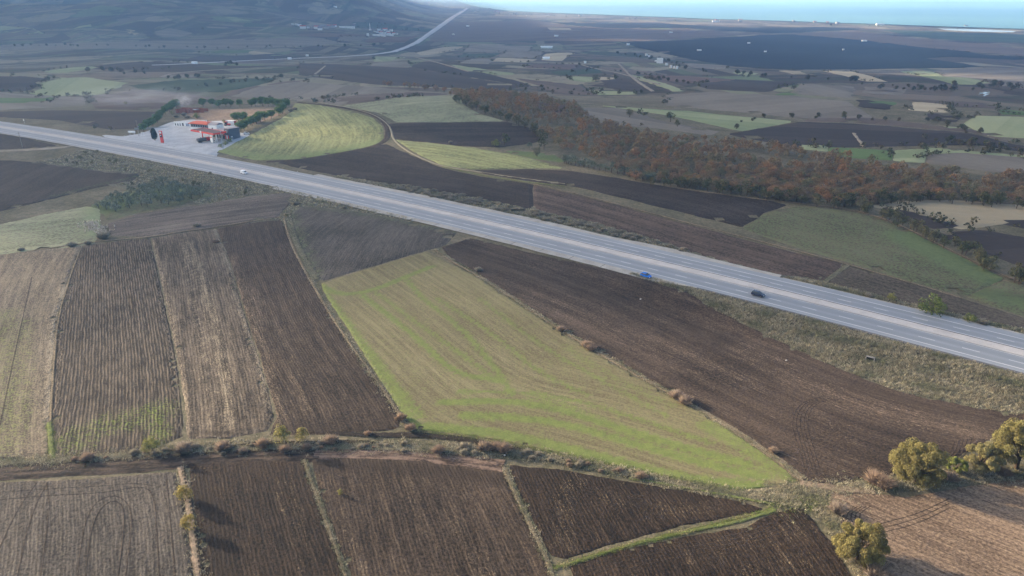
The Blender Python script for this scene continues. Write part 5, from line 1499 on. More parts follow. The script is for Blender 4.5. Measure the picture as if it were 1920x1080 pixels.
tussocks('bank_grass', keep_free(bank_pts(26000, -96, 60, 172, 205.2)), 'tall dry grass covering the bank below the road', L['grass'], 8, .6, .06, 1)
tussocks('verge_grass', keep_free(np.concatenate([bank_pts(3000, -50, 60, 233.6, 237.5), bank_pts(6000, -290, -50, 236.4, 252)])), 'dry grass along the upper side of the road', L['grass'], 6, .6, .09, 2)
tussocks('slope_grass', keep_free(bank_pts(10000, -470, -200, 168, 205)), 'rough grass on the slope below the road on the left', L['grass'], 5, .6, .12, 3)
ds = [strip_pts([(-60, 872), (0, 868), (150, 862), (300, 846), (420, 838), (560, 836), (700, 838), (820, 842), (960, 850)], 3600, 1.3, rs), strip_pts([(960, 850), (1060, 862), (1180, 888), (1300, 912), (1420, 932), (1480, 935)], 2600, 1.0, rs),
      strip_pts([(1450, 935), (1500, 925), (1560, 930)], 900, 2.2, rs), strip_pts([(1560, 912), (1640, 912), (1750, 900), (1920, 890)], 1800, 1.4, rs), strip_pts([(1545, 950), (1575, 1000), (1610, 1060), (1640, 1090)], 1300, 1.0, rs)]
tussocks('ditch_grass', np.concatenate(ds), 'mixed dry grass on the ditch banks across the foreground', L['grass'], 8, .36, .045, 4)
ds = [strip_pts([(815, 468), (900, 519), (1050, 618), (1250, 734), (1440, 849), (1505, 900)], 3000, .45, rs), strip_pts([(533, 405), (580, 522), (664, 656), (760, 795)], 1800, .5, rs), strip_pts([(944, 876), (1000, 995), (1045, 1100)], 500, .35, rs), strip_pts([(570, 862), (622, 1005), (655, 1100)], 500, .3, rs), strip_pts([(338, 876), (362, 1000), (374, 1100)], 350, .8, rs)]
tussocks('field_edge_grass', np.concatenate(ds), 'straw coloured grass lines between the ploughed fields', L['grass'], 7, .3, .045, 5)
ds = [strip_pts([(1040, 1066), (1120, 1040), (1220, 1012), (1320, 990), (1452, 955)], 1200, .3, rs), strip_pts([(92, 792), (99, 866)], 300, .6, rs), strip_pts([(1450, 945), (1530, 940)], 500, 1.6, rs), strip_pts([(785, 808), (960, 832), (1180, 882), (1400, 925)], 1500, .6, rs)]
tussocks('fresh_grass', np.concatenate(ds), 'bright green grass along the lower field lines', L['fresh'], 7, .2, .04, 6)
tussocks('pale_reeds', strip_pts([(168, 418), (178, 430), (192, 438)], 130, 1.8, rs), 'whitish dry reeds beside the brown thicket', leafmat('pale_reed_blades', [(0.5, 0.45, 0.38), (0.42, 0.38, 0.31)], .3), 7, 1.5, .12, 7)
# ------------------------------------------------------------------ vehicles
ROAD_RZ = math.atan2(UY, UX)


def ring(x, hw, z0, z1, tum=0.0, bev=0.08):
    """cross-section of a car body at length x"""
    w1 = hw - tum
    return [(x, -hw + bev, z0), (x, hw - bev, z0), (x, hw, z0 + bev), (x, hw, (z0 + z1) / 2), (x, w1, z1 - bev), (x, w1 - bev, z1), (x, -w1 + bev, z1), (x, -w1, z1 - bev), (x, -hw, (z0 + z1) / 2), (x, -hw, z0 + bev)]


WHEEL = {}


def wheel(parent, x, y, r=0.31, w=0.2):
    key = (round(r, 2), round(w, 2))
    if key not in WHEEL:
        mb = MB().tube([(0, -w / 2, 0), (0, -w * .3, 0), (0, w * .3, 0), (0, w / 2, 0)], [r * .9, r, r, r * .9], 14)
        bmesh.ops.recalc_face_normals(mb.bm, faces=mb.bm.faces)
        me = bpy.data.meshes.new('tyre'); mb.bm.to_mesh(me); mb.bm.free(); me.materials.append(M['rubber'])
        mb = MB().tube([(0, -w / 2 - .012, 0), (0, w / 2 + .012, 0)], [r * .6, r * .6], 10)
        me2 = bpy.data.meshes.new('rim'); mb.bm.to_mesh(me2); mb.bm.free(); me2.materials.append(M['rim'])
        WHEEL[key] = (me, me2)
    o = obj('wheel', WHEEL[key][0], parent, (x, y, r))
    obj('rim', WHEEL[key][1], o)


def car(name, loc, rz, paint, label, cat='car', kind='hatch', roofmat=None):
    o = empty(name, loc, rz)
    W2 = 0.86
    if kind == 'van':
        prof = [(-2.15, .5, .95), (-2.1, .32, 1.0), (-1.5, .3, 1.02), (0.9, .3, 1.02), (1.5, .3, .98), (2.0, .32, .82), (2.15, .42, .68)]
        cab = [(-2.08, 1.02, 1.75), (-1.9, 1.02, 1.84), (.2, 1.02, 1.84), (.75, 1.02, 1.62), (1.35, 1.0, 1.06)]
    elif kind == 'suv':
        prof = [(-2.1, .5, .95), (-2.05, .36, 1.02), (-1.4, .34, 1.04), (0.8, .34, 1.02), (1.4, .34, 1.0), (1.95, .36, .9), (2.12, .46, .75)]
        cab = [(-1.95, 1.02, 1.3), (-1.7, 1.02, 1.55), (-.9, 1.02, 1.62), (.2, 1.02, 1.58), (1.05, 1.0, 1.08)]
    else:
        prof = [(-1.95, .45, .85), (-1.9, .3, .93), (-1.3, .28, .95), (0.7, .28, .93), (1.3, .28, .88), (1.85, .3, .74), (2.0, .4, .6)]
        cab = [(-1.75, .92, 1.1), (-1.45, .92, 1.38), (-.7, .92, 1.45), (.1, .92, 1.42), (.95, .9, .97)]
    mb = MB(); mb.hull([ring(x, W2 * (0.93 if i in (0, len(prof) - 1) else 1), z0, z1, .04) for i, (x, z0, z1) in enumerate(prof)])
    body = mb.build('body', paint, o, smooth=False)
    glass = paint if kind == 'van' else M['glass']
    mb = MB(); mb.hull([ring(x, W2 - .05, z0, z1, .14 if kind != 'van' else .06, .05) for x, z0, z1 in cab])
    mb.build('cabin', glass, o)
    # roof skin and pillars over the glass
    mb = MB()
    xs_ = [c for c in cab if c[2] > cab[2][2] - .12]
    hw = W2 - .05 - (.14 if kind != 'van' else .06)
    mb.prism([(xs_[0][0], -hw), (xs_[-1][0], -hw), (xs_[-1][0], hw), (xs_[0][0], hw)], cab[2][2] - .03, cab[2][2] + .02)
    mb.build('roof', roofmat or paint, o)
    if kind == 'van':
        for s_ in (-1, 1):
            MB().box(.1, .95, s_ * .79 - .02, s_ * .79 + .02, 1.1, 1.5).build('side_window', M['glass'], o)
        mb = MB(); q = [(.77, 1.60), (1.33, 1.08)]
        vs = [mb.bm.verts.new(p) for p in ((q[0][0] + .03, -.62, q[0][1] + .02), (q[0][0] + .03, .62, q[0][1] + .02), (q[1][0] + .03, .7, q[1][1] + .02), (q[1][0] + .03, -.7, q[1][1] + .02))]
        mb.bm.faces.new(vs); mb.build('windscreen', M['glass'], o)
    else:
        for xp in (cab[0][0] + .25, -.35, cab[-2][0] + .1):
            for s_ in (-1, 1):
                MB().tube([(xp, s_ * (W2 - .03), cab[0][1]), (xp + .04, s_ * (hw + .01), cab[2][2])], [.05, .045], 5).build('pillar', paint, o)
    for x in (-1.28, 1.25):
        for y in (-W2 + .06, W2 - .06): wheel(o, x, y)
    for s_ in (-1, 1):
        MB().box(prof[-2][0] - .02, prof[-1][0] + .02, s_ * .62 - .16, s_ * .62 + .16, prof[-1][2] - .1, prof[-1][2] + .08, .03).build('headlight', M['lamp'], o)
        MB().box(prof[0][0] - .03, prof[0][0] + .06, s_ * .66 - .12, s_ * .66 + .12, .7, .9, .02).build('tail_light', M['tail'], o)
        MB().box(.72, .9, s_ * (W2 + .09) - .09, s_ * (W2 + .09) + .09, .92, 1.05, .02).build('mirror', paint, body)
    MB().box(prof[-1][0] - .05, prof[-1][0] + .04, -.6, .6, .34, .5, .03).build('bumper', M['rubber'], o)
    return tag(o, label, cat)


def drive(px, py):
    p = at1(px, py); s = p.x * UX + p.y * UY
    return (p.x, p.y, p.z + float(lift(p.x, p.y, 4.0))), road_rz(s)


p_, a_ = drive(1211, 520.5); car('hatchback_car', p_, a_ - .12, M['carblue'], 'bright blue hatchback parked on the near shoulder')
p_, a_ = drive(1421, 556); car('suv_car', p_, a_, M['cardark'], 'dark car driving on the near carriageway', kind='suv')
p_, a_ = drive(458, 327); car('panel_van', p_, a_, M['carwhite'], 'white van driving on the near carriageway', 'van', 'van')

# ------------------------------------------------------------------ petrol station
ST = Vector((-200.7, 469.7, 0.0))


def stw(x, y, z=None):
    wx, wy = ST.x + x * UX + y * NX, ST.y + x * UY + y * NY
    return Vector((wx, wy, float(height(wx, wy)) if z is None else z))


ZG = 1.05
# canopy
o = empty('station_canopy', stw(0, 0, ZG), ROAD_RZ)
MB().box(-12.4, 12.4, -4.6, 4.6, 5.75, 5.95).build('roof', M['darkroof'], o)
MB().box(-12.6, 12.6, -4.8, -4.58, 5.1, 6.15, .03).box(-12.6, 12.6, 4.58, 4.8, 5.1, 6.15, .03).box(-12.6, -12.42, -4.57, 4.57, 5.1, 6.15, .03).box(12.42, 12.6, -4.57, 4.57, 5.1, 6.15, .03).build('fascia', M['red'], o)
MB().box(-12.4, 12.4, -4.57, 4.57, 5.2, 5.4).build('ceiling', M['white'], o)
MB().box(-2.2, -.6, -4.9, -4.81, 5.35, 6.4).build('emblem', M['white'], o)
for x in (-6.5, 1.5, 8.9):
    MB().box(x - .28, x + .28, -.9, -.3, -.8, 5.2, .05).build('column', M['white'] if x > 0 else M['red'], o)
tag(o, 'red edged flat canopy over the fuel pumps', 'canopy')
for x in (-6.5, 1.5, 8.9):
    p = stw(x, -1.9); o = empty('fuel_pump', p, ROAD_RZ)
    MB().box(-.5, .5, -.3, .3, .15, 1.9, .05).build('cabinet', M['white'], o)
    MB().box(-.4, .4, -.33, -.28, 1.1, 1.7).build('display', M['black'], o)
    MB().box(-1.3, 1.3, -.6, .6, -.3, .15, .04).build('plinth', M['concrete'], o)
    tag(o, {-6.5: 'fuel pump at the left end under the canopy', 1.5: 'fuel pump beside the tank truck under the canopy', 8.9: 'fuel pump at the right end under the canopy'}[x], 'fuel pump')
o = empty('price_board', stw(8.9, -4.2), ROAD_RZ)
MB().box(-1.2, 1.2, -.25, .25, .4, 4.9, .05).build('panel', M['white'], o); MB().box(-.8, .8, -.28, -.26, 3.4, 4.3).build('emblem', M['red'], o); MB().box(-1.0, -.7, -.1, .1, -.4, .4).box(.7, 1.0, -.1, .1, -.4, .4).build('foot', M['steel'], o)
tag(o, 'tall white board under the right end of the canopy', 'sign')
# shop with the slate blue end
o = empty('station_shop', stw(0, 0, ZG), ROAD_RZ)
MB().box(-7, 8.8, 6.6, 15, -1.5, 4.6).build('wall', M['white'], o)
MB().box(-7.3, 9.0, 6.2, 15.3, 4.62, 4.95).build('roof', M['greyroof'], o)
MB().box(-7.3, 9.1, 6.05, 6.4, 4.0, 5.1, .03).build('parapet', M['white'], o)
eb = MB().box(8.82, 13.6, 5.8, 14.2, -1.5, 7.4, .04).build('blue_end', M['slate'], o); eb['label'] = 'slate blue two storey end block'
MB().box(8.7, 13.8, 5.65, 14.4, 7.42, 7.65).build('roof', M['greyroof'], eb)
w_ = MB().box(10.3, 11.9, 5.70, 5.78, 4.9, 6.3).build('window', M['white'], eb); MB().box(10.5, 11.7, 5.66, 5.695, 5.1, 6.1).build('pane', M['glass'], w_)
w_ = MB().box(13.62, 13.68, 7.0, 8.2, .2, 2.6).build('window', M['white'], eb); MB().box(13.69, 13.72, 7.2, 8.0, .5, 2.3).build('pane', M['glass'], w_)
for k in range(4):
    x0 = -6.2 + k * 3.7
    w_ = MB().box(x0, x0 + 3.2, 6.5, 6.58, .1, 2.9).build('window', M['steel'], o); MB().box(x0 + .12, x0 + 3.08, 6.45, 6.49, .25, 2.75).build('pane', M['glass'], w_)
fs = MB().box(1.8, 8.7, 5.2, 6.0, 3.1, 4.0, .03).build('fascia', M['red'], o)
for k in range(3): MB().box(2.3 + k * 2.1, 3.9 + k * 2.1, 5.15, 5.195, 3.25, 3.85).build('letter_panel', M['white'], fs)
for k in range(3): MB().box(9.2 + k * 1.4, 10.3 + k * 1.4, 5.72, 5.79, .6, 3.2).build('poster', M['red'] if k != 1 else M['white'], eb)
tag(o, 'station shop with grey roof and slate blue end block behind the canopy', 'building')
# restaurant block with red roof
o = empty('roadside_cafe', stw(-34.6, 17.5, 2.4), ROAD_RZ + .22)
MB().box(-8, 8, -2.5, 4.5, -2, 1.2).build('plinth', M['white'], o)
MB().box(-7.8, 7.8, -2.3, 4.4, 1.21, 3.6).build('wall', M['slate'], o)
for k in range(7): w_ = MB().box(-7.3 + k * 2.1, -5.6 + k * 2.1, -2.42, -2.31, 1.35, 3.3).build('window', M['steel'], o); MB().box(-7.15 + k * 2.1, -5.75 + k * 2.1, -2.46, -2.425, 1.5, 3.15).build('pane', M['glass'], w_)
rf = MB().hull([[(-9, -3.6, 3.6), (9, -3.6, 3.6), (9, 5.2, 3.6), (-9, 5.2, 3.6)], [(-8.8, -3.5, 3.95), (8.8, -3.5, 3.95), (8.8, 5.1, 3.95), (-8.8, 5.1, 3.95)], [(-6.6, -1.2, 4.9), (6.6, -1.2, 4.9), (6.6, 2.8, 4.9), (-6.6, 2.8, 4.9)]]).build('roof', M['redroof'], o)
MB().box(3.4, 4.0, 1.0, 1.6, 4.6, 5.9).build('chimney', M['white'], rf)
MB().box(-8.6, 8.6, -3.4, -3.3, -1.9, -.2).build('skirt', M['white'], o)
tag(o, 'low cafe with glazed front and red roof left of the shop', 'building')
o = empty('white_annex', stw(-21.5, 19.5, 2.8), ROAD_RZ + .22)
MB().box(-3.6, 3.6, -3, 4, -2, 3.6).build('wall', M['white'], o); MB().hull([[(-3.8, -3.2, 3.6), (3.8, -3.2, 3.6), (3.8, 4.2, 3.6), (-3.8, 4.2, 3.6)], [(-3.8, .2, 4.9), (3.8, .2, 4.9), (3.8, .8, 4.9), (-3.8, .8, 4.9)]]).build('roof', M['greyroof'], o)
MB().box(-.6, .6, -3.1, -3.01, -.5, 1.8).build('door', M['slate'], o)
tag(o, 'plain white annex between the cafe and the shop', 'building')
# printed wall at the back of the forecourt
o = empty('printed_wall', stw(-57.5, 16.5, 2.0), ROAD_RZ + .22)
MB().box(-7.4, 3.2, -.12, .12, -1.5, 3.0).build('panel', M['white'], o); pb = MB().box(3.22, 7.4, -.12, .12, -1.5, 3.4).build('panel', M['carwhite'], o)
rs_ = random.Random(4)
for k in range(4): MB().box(-6.6 + k * 2.3, -6.6 + k * 2.3 + rs_.uniform(.7, 1.4), -.16, -.125, .3, 2.0 + rs_.uniform(-.3, .5)).build('dark_mark', M['black'], o)
for k in range(3): MB().box(3.9 + k * 1.15, 4.6 + k * 1.15, -.16, -.125, .4, 2.5).build('blue_mark', M['blue'], pb)
tag(o, 'white wall with dark blotchy print at the back of the forecourt', 'wall')
o = empty('forecourt_wall', stw(-72, 4, .8), ROAD_RZ + .75)
MB().box(-14, 14, -.15, .15, -1.2, .9).build('panel', M['concrete'], o)
tag(o, 'low concrete wall along the left side of the forecourt', 'wall')
# pylon sign
p = at1(305, 269); o = empty('pylon_sign', p, ROAD_RZ + .25)
MB().box(-1.15, 1.15, -.28, .28, .5, 8.2, .06).build('board', M['red'], o); MB().box(-.9, -.6, -.12, .12, -.5, .5).box(.6, .9, -.12, .12, -.5, .5).build('foot', M['steel'], o)
MB().box(-.75, .75, -.33, -.285, 6.5, 7.8, .02).build('emblem', M['white'], o); MB().box(-.85, .85, -.33, -.285, 4.0, 5.9).build('price_panel', M['black'], o); MB().box(-.55, .2, -.36, -.335, 5.0, 5.5).build('price_mark', M['white'], o)
tag(o, 'red pylon sign with white emblem at the station entrance', 'sign')
# tank truck
o = empty('tank_truck', stw(0.9, -5.0), ROAD_RZ + math.pi / 2)
rows = []
for x in (-4.4, -4.3, 1.6, 1.7):
    sc_ = .92 if x in (-4.4, 1.7) else 1
    rows.append([(x, 1.2 * sc_ * math.cos(a), 2.0 + 1.05 * sc_ * math.sin(a)) for a in [2 * math.pi * k / 18 for k in range(18)]])
MB().hull(rows).build('tank', M['tank'], o, smooth=False)
MB().box(-4.3, 4.3, -.5, .5, .6, .95).build('chassis', M['rubber'], o)
cb = MB().box(2.1, 4.3, -1.15, 1.15, .7, 2.9, .15).build('cab', M['red'], o); MB().box(4.25, 4.33, -1.0, 1.0, 1.8, 2.6).build('windscreen', M['glass'], cb)
for x in (-3.3, -2.2, 3.2):
    for y in (-1.0, 1.0): wheel(o, x, y, .5, .3)
MB().box(-4.5, -4.38, -1.1, 1.1, .55, .8).build('bumper', M['steel'], o)
tag(o, 'dark grey tank truck refuelling under the canopy', 'truck')
p = at1(462, 252); car('parked_car', (p.x, p.y, p.z + .1), ROAD_RZ + .9, M['carwhite'], 'white car parked at the right edge of the station')
# tractor and container behind the shop
p = at1(426, 236); o = empty('tractor', p, ROAD_RZ + .4)
MB().box(.2, 2.6, -.5, .5, .8, 1.7, .08).build('bonnet', M['red'], o); cb = MB().box(-1.3, .2, -.75, .75, 1.0, 2.7, .06).build('cab', M['glass'], o); MB().box(-1.4, .3, -.85, .85, 2.71, 2.85, .03).build('roof', M['red'], cb)
for y in (-.9, .9): wheel(o, -.8, y, .85, .45); wheel(o, 1.9, y * .85, .5, .3)
MB().tube([(1.6, .3, 1.7), (1.6, .3, 2.6)], .05, 6).build('exhaust', M['steel'], o)
tag(o, 'red tractor standing behind the shop', 'tractor')
p = at1(434, 233); o = empty('storage_container', p, ROAD_RZ + .3)
MB().box(-3.2, 3.2, -1.3, 1.3, 0, 2.7, .03).build('body', M['white'], o); MB().box(-3.0, -2.0, -1.36, -1.31, .2, 2.4).build('door', M['greyroof'], o); MB().box(3.21, 3.27, -1.1, 1.1, .2, 2.5).build('end_door', M['redroof'], o)
tag(o, 'white storage container behind the shop under the pines', 'container')
# clipped bushes, cypress
for i, (px, py) in enumerate([(415, 277), (423, 272), (431, 267)]):
    q = at1(px, py); o = plant('clipped_bush', 'bush', q.x, q.y, ['dark clipped bush nearest the lamp mast', 'middle of three clipped bushes at the forecourt edge', 'clipped bush nearest the shop end'][i], 'bush', None, .75)
rs2 = np.random.default_rng(9)
cs = np.array([[rs2.normal(0, .35), rs2.normal(0, .35), 2.0 + 6.2 * t] for t in np.linspace(0, 1, 26)])
rad = np.array([1.55 * (math.sin(math.pi * min(1, .22 + .8 * t)) ** .7) + .25 for t in np.linspace(0, 1, 26)])
v, f, lf = leaf_cloud(rs2, cs, rad, 7000, .42, 1.0, .3)
p = at1(291, 264); o = empty('cypress_tree', p)
obj('crown', mesh_np('cypress_crown', v, f, L['cypress'], {'leaf': lf, 'rnd': np.zeros(len(v))}), o); obj('trunk', trunk_mesh('cypress_trunk', 3.0, .2), o)
tag(o, 'dark egg shaped cypress beside the red pylon sign', 'tree')
# umbrella pines round the station
PINES = [(270, 247), (279, 241), (287, 236), (296, 230), (303, 222), (311, 215), (318, 210), (325, 205), (331, 202),
         (381, 200), (398, 199), (411, 202), (424, 200), (433, 200), (450, 200), (472, 200), (479, 199), (493, 199), (503, 199), (512, 200), (522, 202), (536, 203), (530, 213), (523, 217),
         (509, 222), (497, 226), (489, 229), (481, 232), (473, 236), (465, 240), (458, 244), (452, 247), (447, 228), (456, 228), (441, 228)]
for i, (px, py) in enumerate(PINES):
    q = at1(px, py)
    plant('umbrella_pine', 'pine', q.x, q.y, ('dark round pine in the left row by the forecourt, %s from the road' % nth(i) if i < 9 else 'dark round pine in the back row behind the yard, %s from the left' % nth(i - 9) if i < 24 else 'dark round pine in the right row beside the crop, %s from the back' % nth(i - 24)), 'tree', 'pines round the petrol station', random.uniform(.8, 1.02))
for px, py, sc, kd, lb in [(420, 232, .8, 'yellow', 'yellow bush behind the shop'), (369, 222, 1.1, 'bush', 'dull green bush behind the cafe'), (322, 214, .7, 'yellow', 'small yellow bush below the pine row'), (545, 209, 1.4, 'greytwig', 'bare grey shrub at the right end of the pines'), (552, 206, 1.2, 'greytwig', 'paler bare shrub right of the pines'), (236, 196, .8, 'yellow', 'small yellow bush in the smoke'), (345, 216, 1.2, 'greytwig', 'brown scrub left of the bare yard'), (352, 222, 1.2, 'greytwig', 'brown scrub behind the printed wall'), (330, 220, 1.1, 'greytwig', 'brown scrub below the pine row')]:
    q = at1(px, py); plant('shrub', kd, q.x, q.y, lb, 'shrub', None, sc)
# brick ruin
p = at1(356, 212); o = empty('brick_ruin', p, -.25)
rr = random.Random(3)
for k in range(8):
    x0 = -13 + k * 3.4; h_ = rr.uniform(2.2, 4.2)
    MB().box(x0, x0 + 2.6, -.2, .2, -.5, h_).build('wall_pier', M['brick'], o)
    if k % 3 != 1: MB().box(x0, x0 + .4, .21, 7, -.5, h_ * .8).build('cross_wall', M['brick'], o)
MB().box(-13, 12, 7.02, 7.4, -.5, 3.0).build('back_wall', M['brick'], o)
MB().box(-1.5, 5, .6, 6, 2.4, 2.6).build('roof_sheet', M['greyroof'], o)
tag(o, 'ruined red brick sheds behind the petrol station', 'ruin')

# ------------------------------------------------------------------ poles and roadside things
def mast(px, py, h, label, arm=2.4, name='lamp_post', wood=False, lean=0.0, rz=ROAD_RZ):
    p = at1(px, py); o = empty(name, p, rz)
    MB().tube([(0, 0, -.5), (lean * .5, 0, h * .5), (lean, 0, h)], [.2, .16, .1], 8).build('pole', M['wood'] if wood else M['steel'], o)
    if wood:
        MB().box(lean - 1.1, lean + 1.1, -.08, .08, h - .6, h - .4).build('crossarm', M['wood'], o)
        for x in (-.95, 0, .95): MB().tube([(lean + x, 0, h - .4), (lean + x, 0, h - .1)], .07, 6).build('insulator', M['glass'], o)
    else:
        MB().tube([(lean, 0, h), (lean, -arm * .5, h + .35), (lean, -arm, h + .4)], [.08, .07, .06], 6).build('arm', M['steel'], o)
        MB().box(lean - .18, lean + .18, -arm - .7, -arm + .1, h + .3, h + .48, .04).build('lamp_head', M['steel'], o)
    return tag(o, label, 'pole')


mast(418, 278, 13.5, 'tall lamp mast in front of the petrol station canopy', arm=1.8)
o = mast(261, 256, 11.0, 'wooden utility pole left of the station entrance', name='utility_pole', wood=True)
MB().box(.3, 1.3, -.3, .3, 6.2, 7.2, .04).build('transformer', M['greyroof'], o)
mast(42, 276, 9.5, 'utility pole with crossarm below the road at far left', name='utility_pole', wood=True)
p = at1(248, 253); o = empty('white_tank', p, ROAD_RZ + .5)
rows = [[(x, .75 * s2 * math.cos(a), 2.1 + .7 * s2 * math.sin(a)) for a in [2 * math.pi * k / 12 for k in range(12)]] for x, s2 in ((-2.6, .55), (-2.2, .95), (2.2, 1), (2.6, .55))]
MB().hull(rows).build('vessel', M['white'], o)
for x in (-1.8, 1.8):
    for y in (-.5, .5): MB().box(x - .08, x + .08, y - .08, y + .08, -.3, 1.6).build('leg', M['steel'], o)
tag(o, 'white tank raised on legs beside the utility pole', 'tank')
p = at1(268, 255); o = empty('goal_frame', p, ROAD_RZ + .6)
MB().tube([(-.9, 0, -.3), (-.9, 0, 2.6), (.9, 0, 2.6), (.9, 0, -.3)], .09, 6).build('frame', M['white'], o); MB().box(-.8, .8, -.02, .02, 2.0, 2.5).build('plate', M['white'], o)
tag(o, 'small white gate frame at the foot of the utility pole', 'frame')
p = at1(46, 231); o = empty('road_sign', p, ROAD_RZ)
MB().tube([(0, 0, -.3), (0, 0, 2.2)], .06, 6).build('post', M['steel'], o); MB().box(-.7, .7, -.1, -.06, 1.7, 3.1, .02).build('plate', M['white'], o)
tag(o, 'small white road sign above the road at far left', 'sign')
for i, (px, py, lb) in enumerate([(69, 263, 'white marker stone on the near shoulder at far left'), (233, 255, 'white marker stone on the far shoulder by the station'), (558, 322, 'white marker stone on the far shoulder beyond the van'), (905, 388, 'white marker stone on the scrubby bank'), (1201, 562, 'white plastic bag lying on the brown field'), (1474, 677, 'pale boulder on the brown field below the bank'), (1533, 645, 'white scrap on the dry grass bank'), (946, 855, 'small white stone beside the ditch')]):
    p = at1(px, py); rs_ = random.Random(i)
    mb = MB(); bmesh.ops.create_icosphere(mb.bm, subdivisions=2, radius=.28)
    for v_ in mb.bm.verts: v_.co = Vector((v_.co.x * rs_.uniform(.8, 1.3), v_.co.y * rs_.uniform(.6, 1.0), v_.co.z * rs_.uniform(.6, .9) + .25))
    o = mb.build('marker_stone' if 'marker' in lb else ('boulder' if 'boulder' in lb or 'stone' in lb else 'litter'), M['concrete'], None, (p.x, p.y, p.z)); tag(o, lb, 'stone' if 'st' in lb and 'plastic' not in lb else 'litter')
# culvert mouth in the bank
M['culvertwall'] = plain('stained_concrete', (0.2, 0.19, 0.17), 0.9, 0.2, var=0.3)
p = at1(1632, 672); o = empty('culvert', (p.x, p.y, p.z), ROAD_RZ)
MB().box(-1.15, 1.15, -.6, .1, .95, 1.15, .04).build('lintel', M['culvertwall'], o)
for s_ in (-1, 1): MB().box(s_ * 1.05 - .1, s_ * 1.05 + .1, -1.1, .1, -1.6, .94).build('side_wall', M['culvertwall'], o)
MB().box(-.94, .94, -.45, -.2, -1.6, .94).build('shade_block', M['culvertshade'], o)  # solid block painted dark in place of a shaded hollow
o.location.z -= .5
tag(o, 'concrete culvert mouth in the grass bank below the road', 'culvert')
# ------------------------------------------------------------------ distant buildings
def pxm(px, py):
    p = at1(px, py); return p, math.hypot(p.length, CAM_H) / FPX


GABLE = {}


def house(px, py, wpx, label, group=None, roof='redroof', wall='white', name='house', hm=None, dm=None, rz=None, flat=False):
    p, m = pxm(px, py)
    w = wpx * m; d = dm or min(12.0, w * .7); h = hm or min(6.0, w * .4)
    o = empty(name, p, random.uniform(-.4, .4) if rz is None else rz)
    key = (roof, wall, flat)
    if key not in GABLE:
        a = MB().box(-.5, .5, -.5, .5, -.6, 1.0); bmesh.ops.recalc_face_normals(a.bm, faces=a.bm.faces)
        me = bpy.data.meshes.new('wall'); a.bm.to_mesh(me); a.bm.free(); me.materials.append(M[wall])
        b = MB()
        if flat: b.box(-.52, .52, -.53, .53, 1.002, 1.1)
        else: b.hull([[(-.55, -.56, 1.0), (.55, -.56, 1.0), (.55, .56, 1.0), (-.55, .56, 1.0)], [(-.55, -.02, 1.55), (.55, -.02, 1.55), (.55, .02, 1.55), (-.55, .02, 1.55)]])
        bmesh.ops.recalc_face_normals(b.bm, faces=b.bm.faces)
        me2 = bpy.data.meshes.new('roof'); b.bm.to_mesh(me2); b.bm.free(); me2.materials.append(M[roof])
        GABLE[key] = (me, me2)
    for nm, me in zip(('wall', 'roof'), GABLE[key]):
        c = obj(nm, me, o); c.scale = (w, d, h)
    return tag(o, label, 'house' if name == 'house' else 'building', group)


VIL = [(711, 57, 7), (716, 60, 6), (722, 57, 8), (727, 60, 6), (733, 58, 6), (708, 61, 5), (714, 63, 6), (720, 63, 7), (738, 64, 5), (744, 64, 4), (703, 60, 4), (729, 64, 6)]
for px, py, w in VIL: house(px, py, w, 'white house in the distant village with the minaret', 'houses of the minaret village', random.choice(['redroof', 'greyroof']))
house(711, 67.5, 22, 'long low white shed at the front of the minaret village', name='long_shed', roof='white', flat=True, hm=5, rz=0.05); house(731, 67, 12, 'shorter white shed right of the long village shed', name='long_shed', roof='white', flat=True, hm=5, rz=0.05)
house(690, 67.5, 4, 'small white block left of the long village shed', name='block', roof='white', flat=True, hm=8)
house(651, 52.5, 26, 'long white shed between the two distant villages', name='long_shed', roof='white', flat=True, hm=6, rz=0.0)
for px, py, w in [(549, 47, 4), (556, 48, 5), (562, 49, 5), (568, 52.5, 9), (578, 52, 5), (588, 52, 5), (594, 53, 8), (601, 54, 8), (606, 51, 8), (612, 53, 8), (618, 51, 8), (624, 52, 7), (628, 50, 6), (600, 56, 7), (665, 46, 4)]:
    house(px, py, w, 'pale house in the left distant village', 'houses of the left village', random.choice(['redroof', 'greyroof', 'white']), random.choice(['plaster', 'white']))
p, m = pxm(694, 56.5); o = empty('minaret', p)
hm_ = 13 * m
MB().tube([(0, 0, -1), (0, 0, hm_ * .7), (0, 0, hm_ * .72)], [1.5, 1.2, 1.9], 10).build('shaft', M['white'], o); MB().tube([(0, 0, hm_ * .72), (0, 0, hm_ * .86)], [1.1, 1.0], 10).build('upper_shaft', M['white'], o); MB().tube([(0, 0, hm_ * .86), (0, 0, hm_)], [1.2, .1], 10).build('spire', M['greyroof'], o); MB().box(-4, 4, -4, 4, -1, 5).build('base', M['white'], o)
tag(o, 'slender white minaret rising over the distant village', 'minaret')
house(1237, 118, 10, 'large bright white building by the far stream', name='white_building', roof='white', flat=True, hm=9, rz=-.35); house(1230, 115, 4, 'small white building left of the bright one', name='white_building', roof='white', flat=True)
for px, py, w in [(1212, 104, 4), (1217, 107, 3), (1250, 122, 4), (1258, 127, 3.5), (1264, 128, 2.5), (1269, 129, 3.5)]: house(px, py, w, 'small white building in the row along the far stream', 'small buildings along the far stream', 'white', flat=True, hm=4)
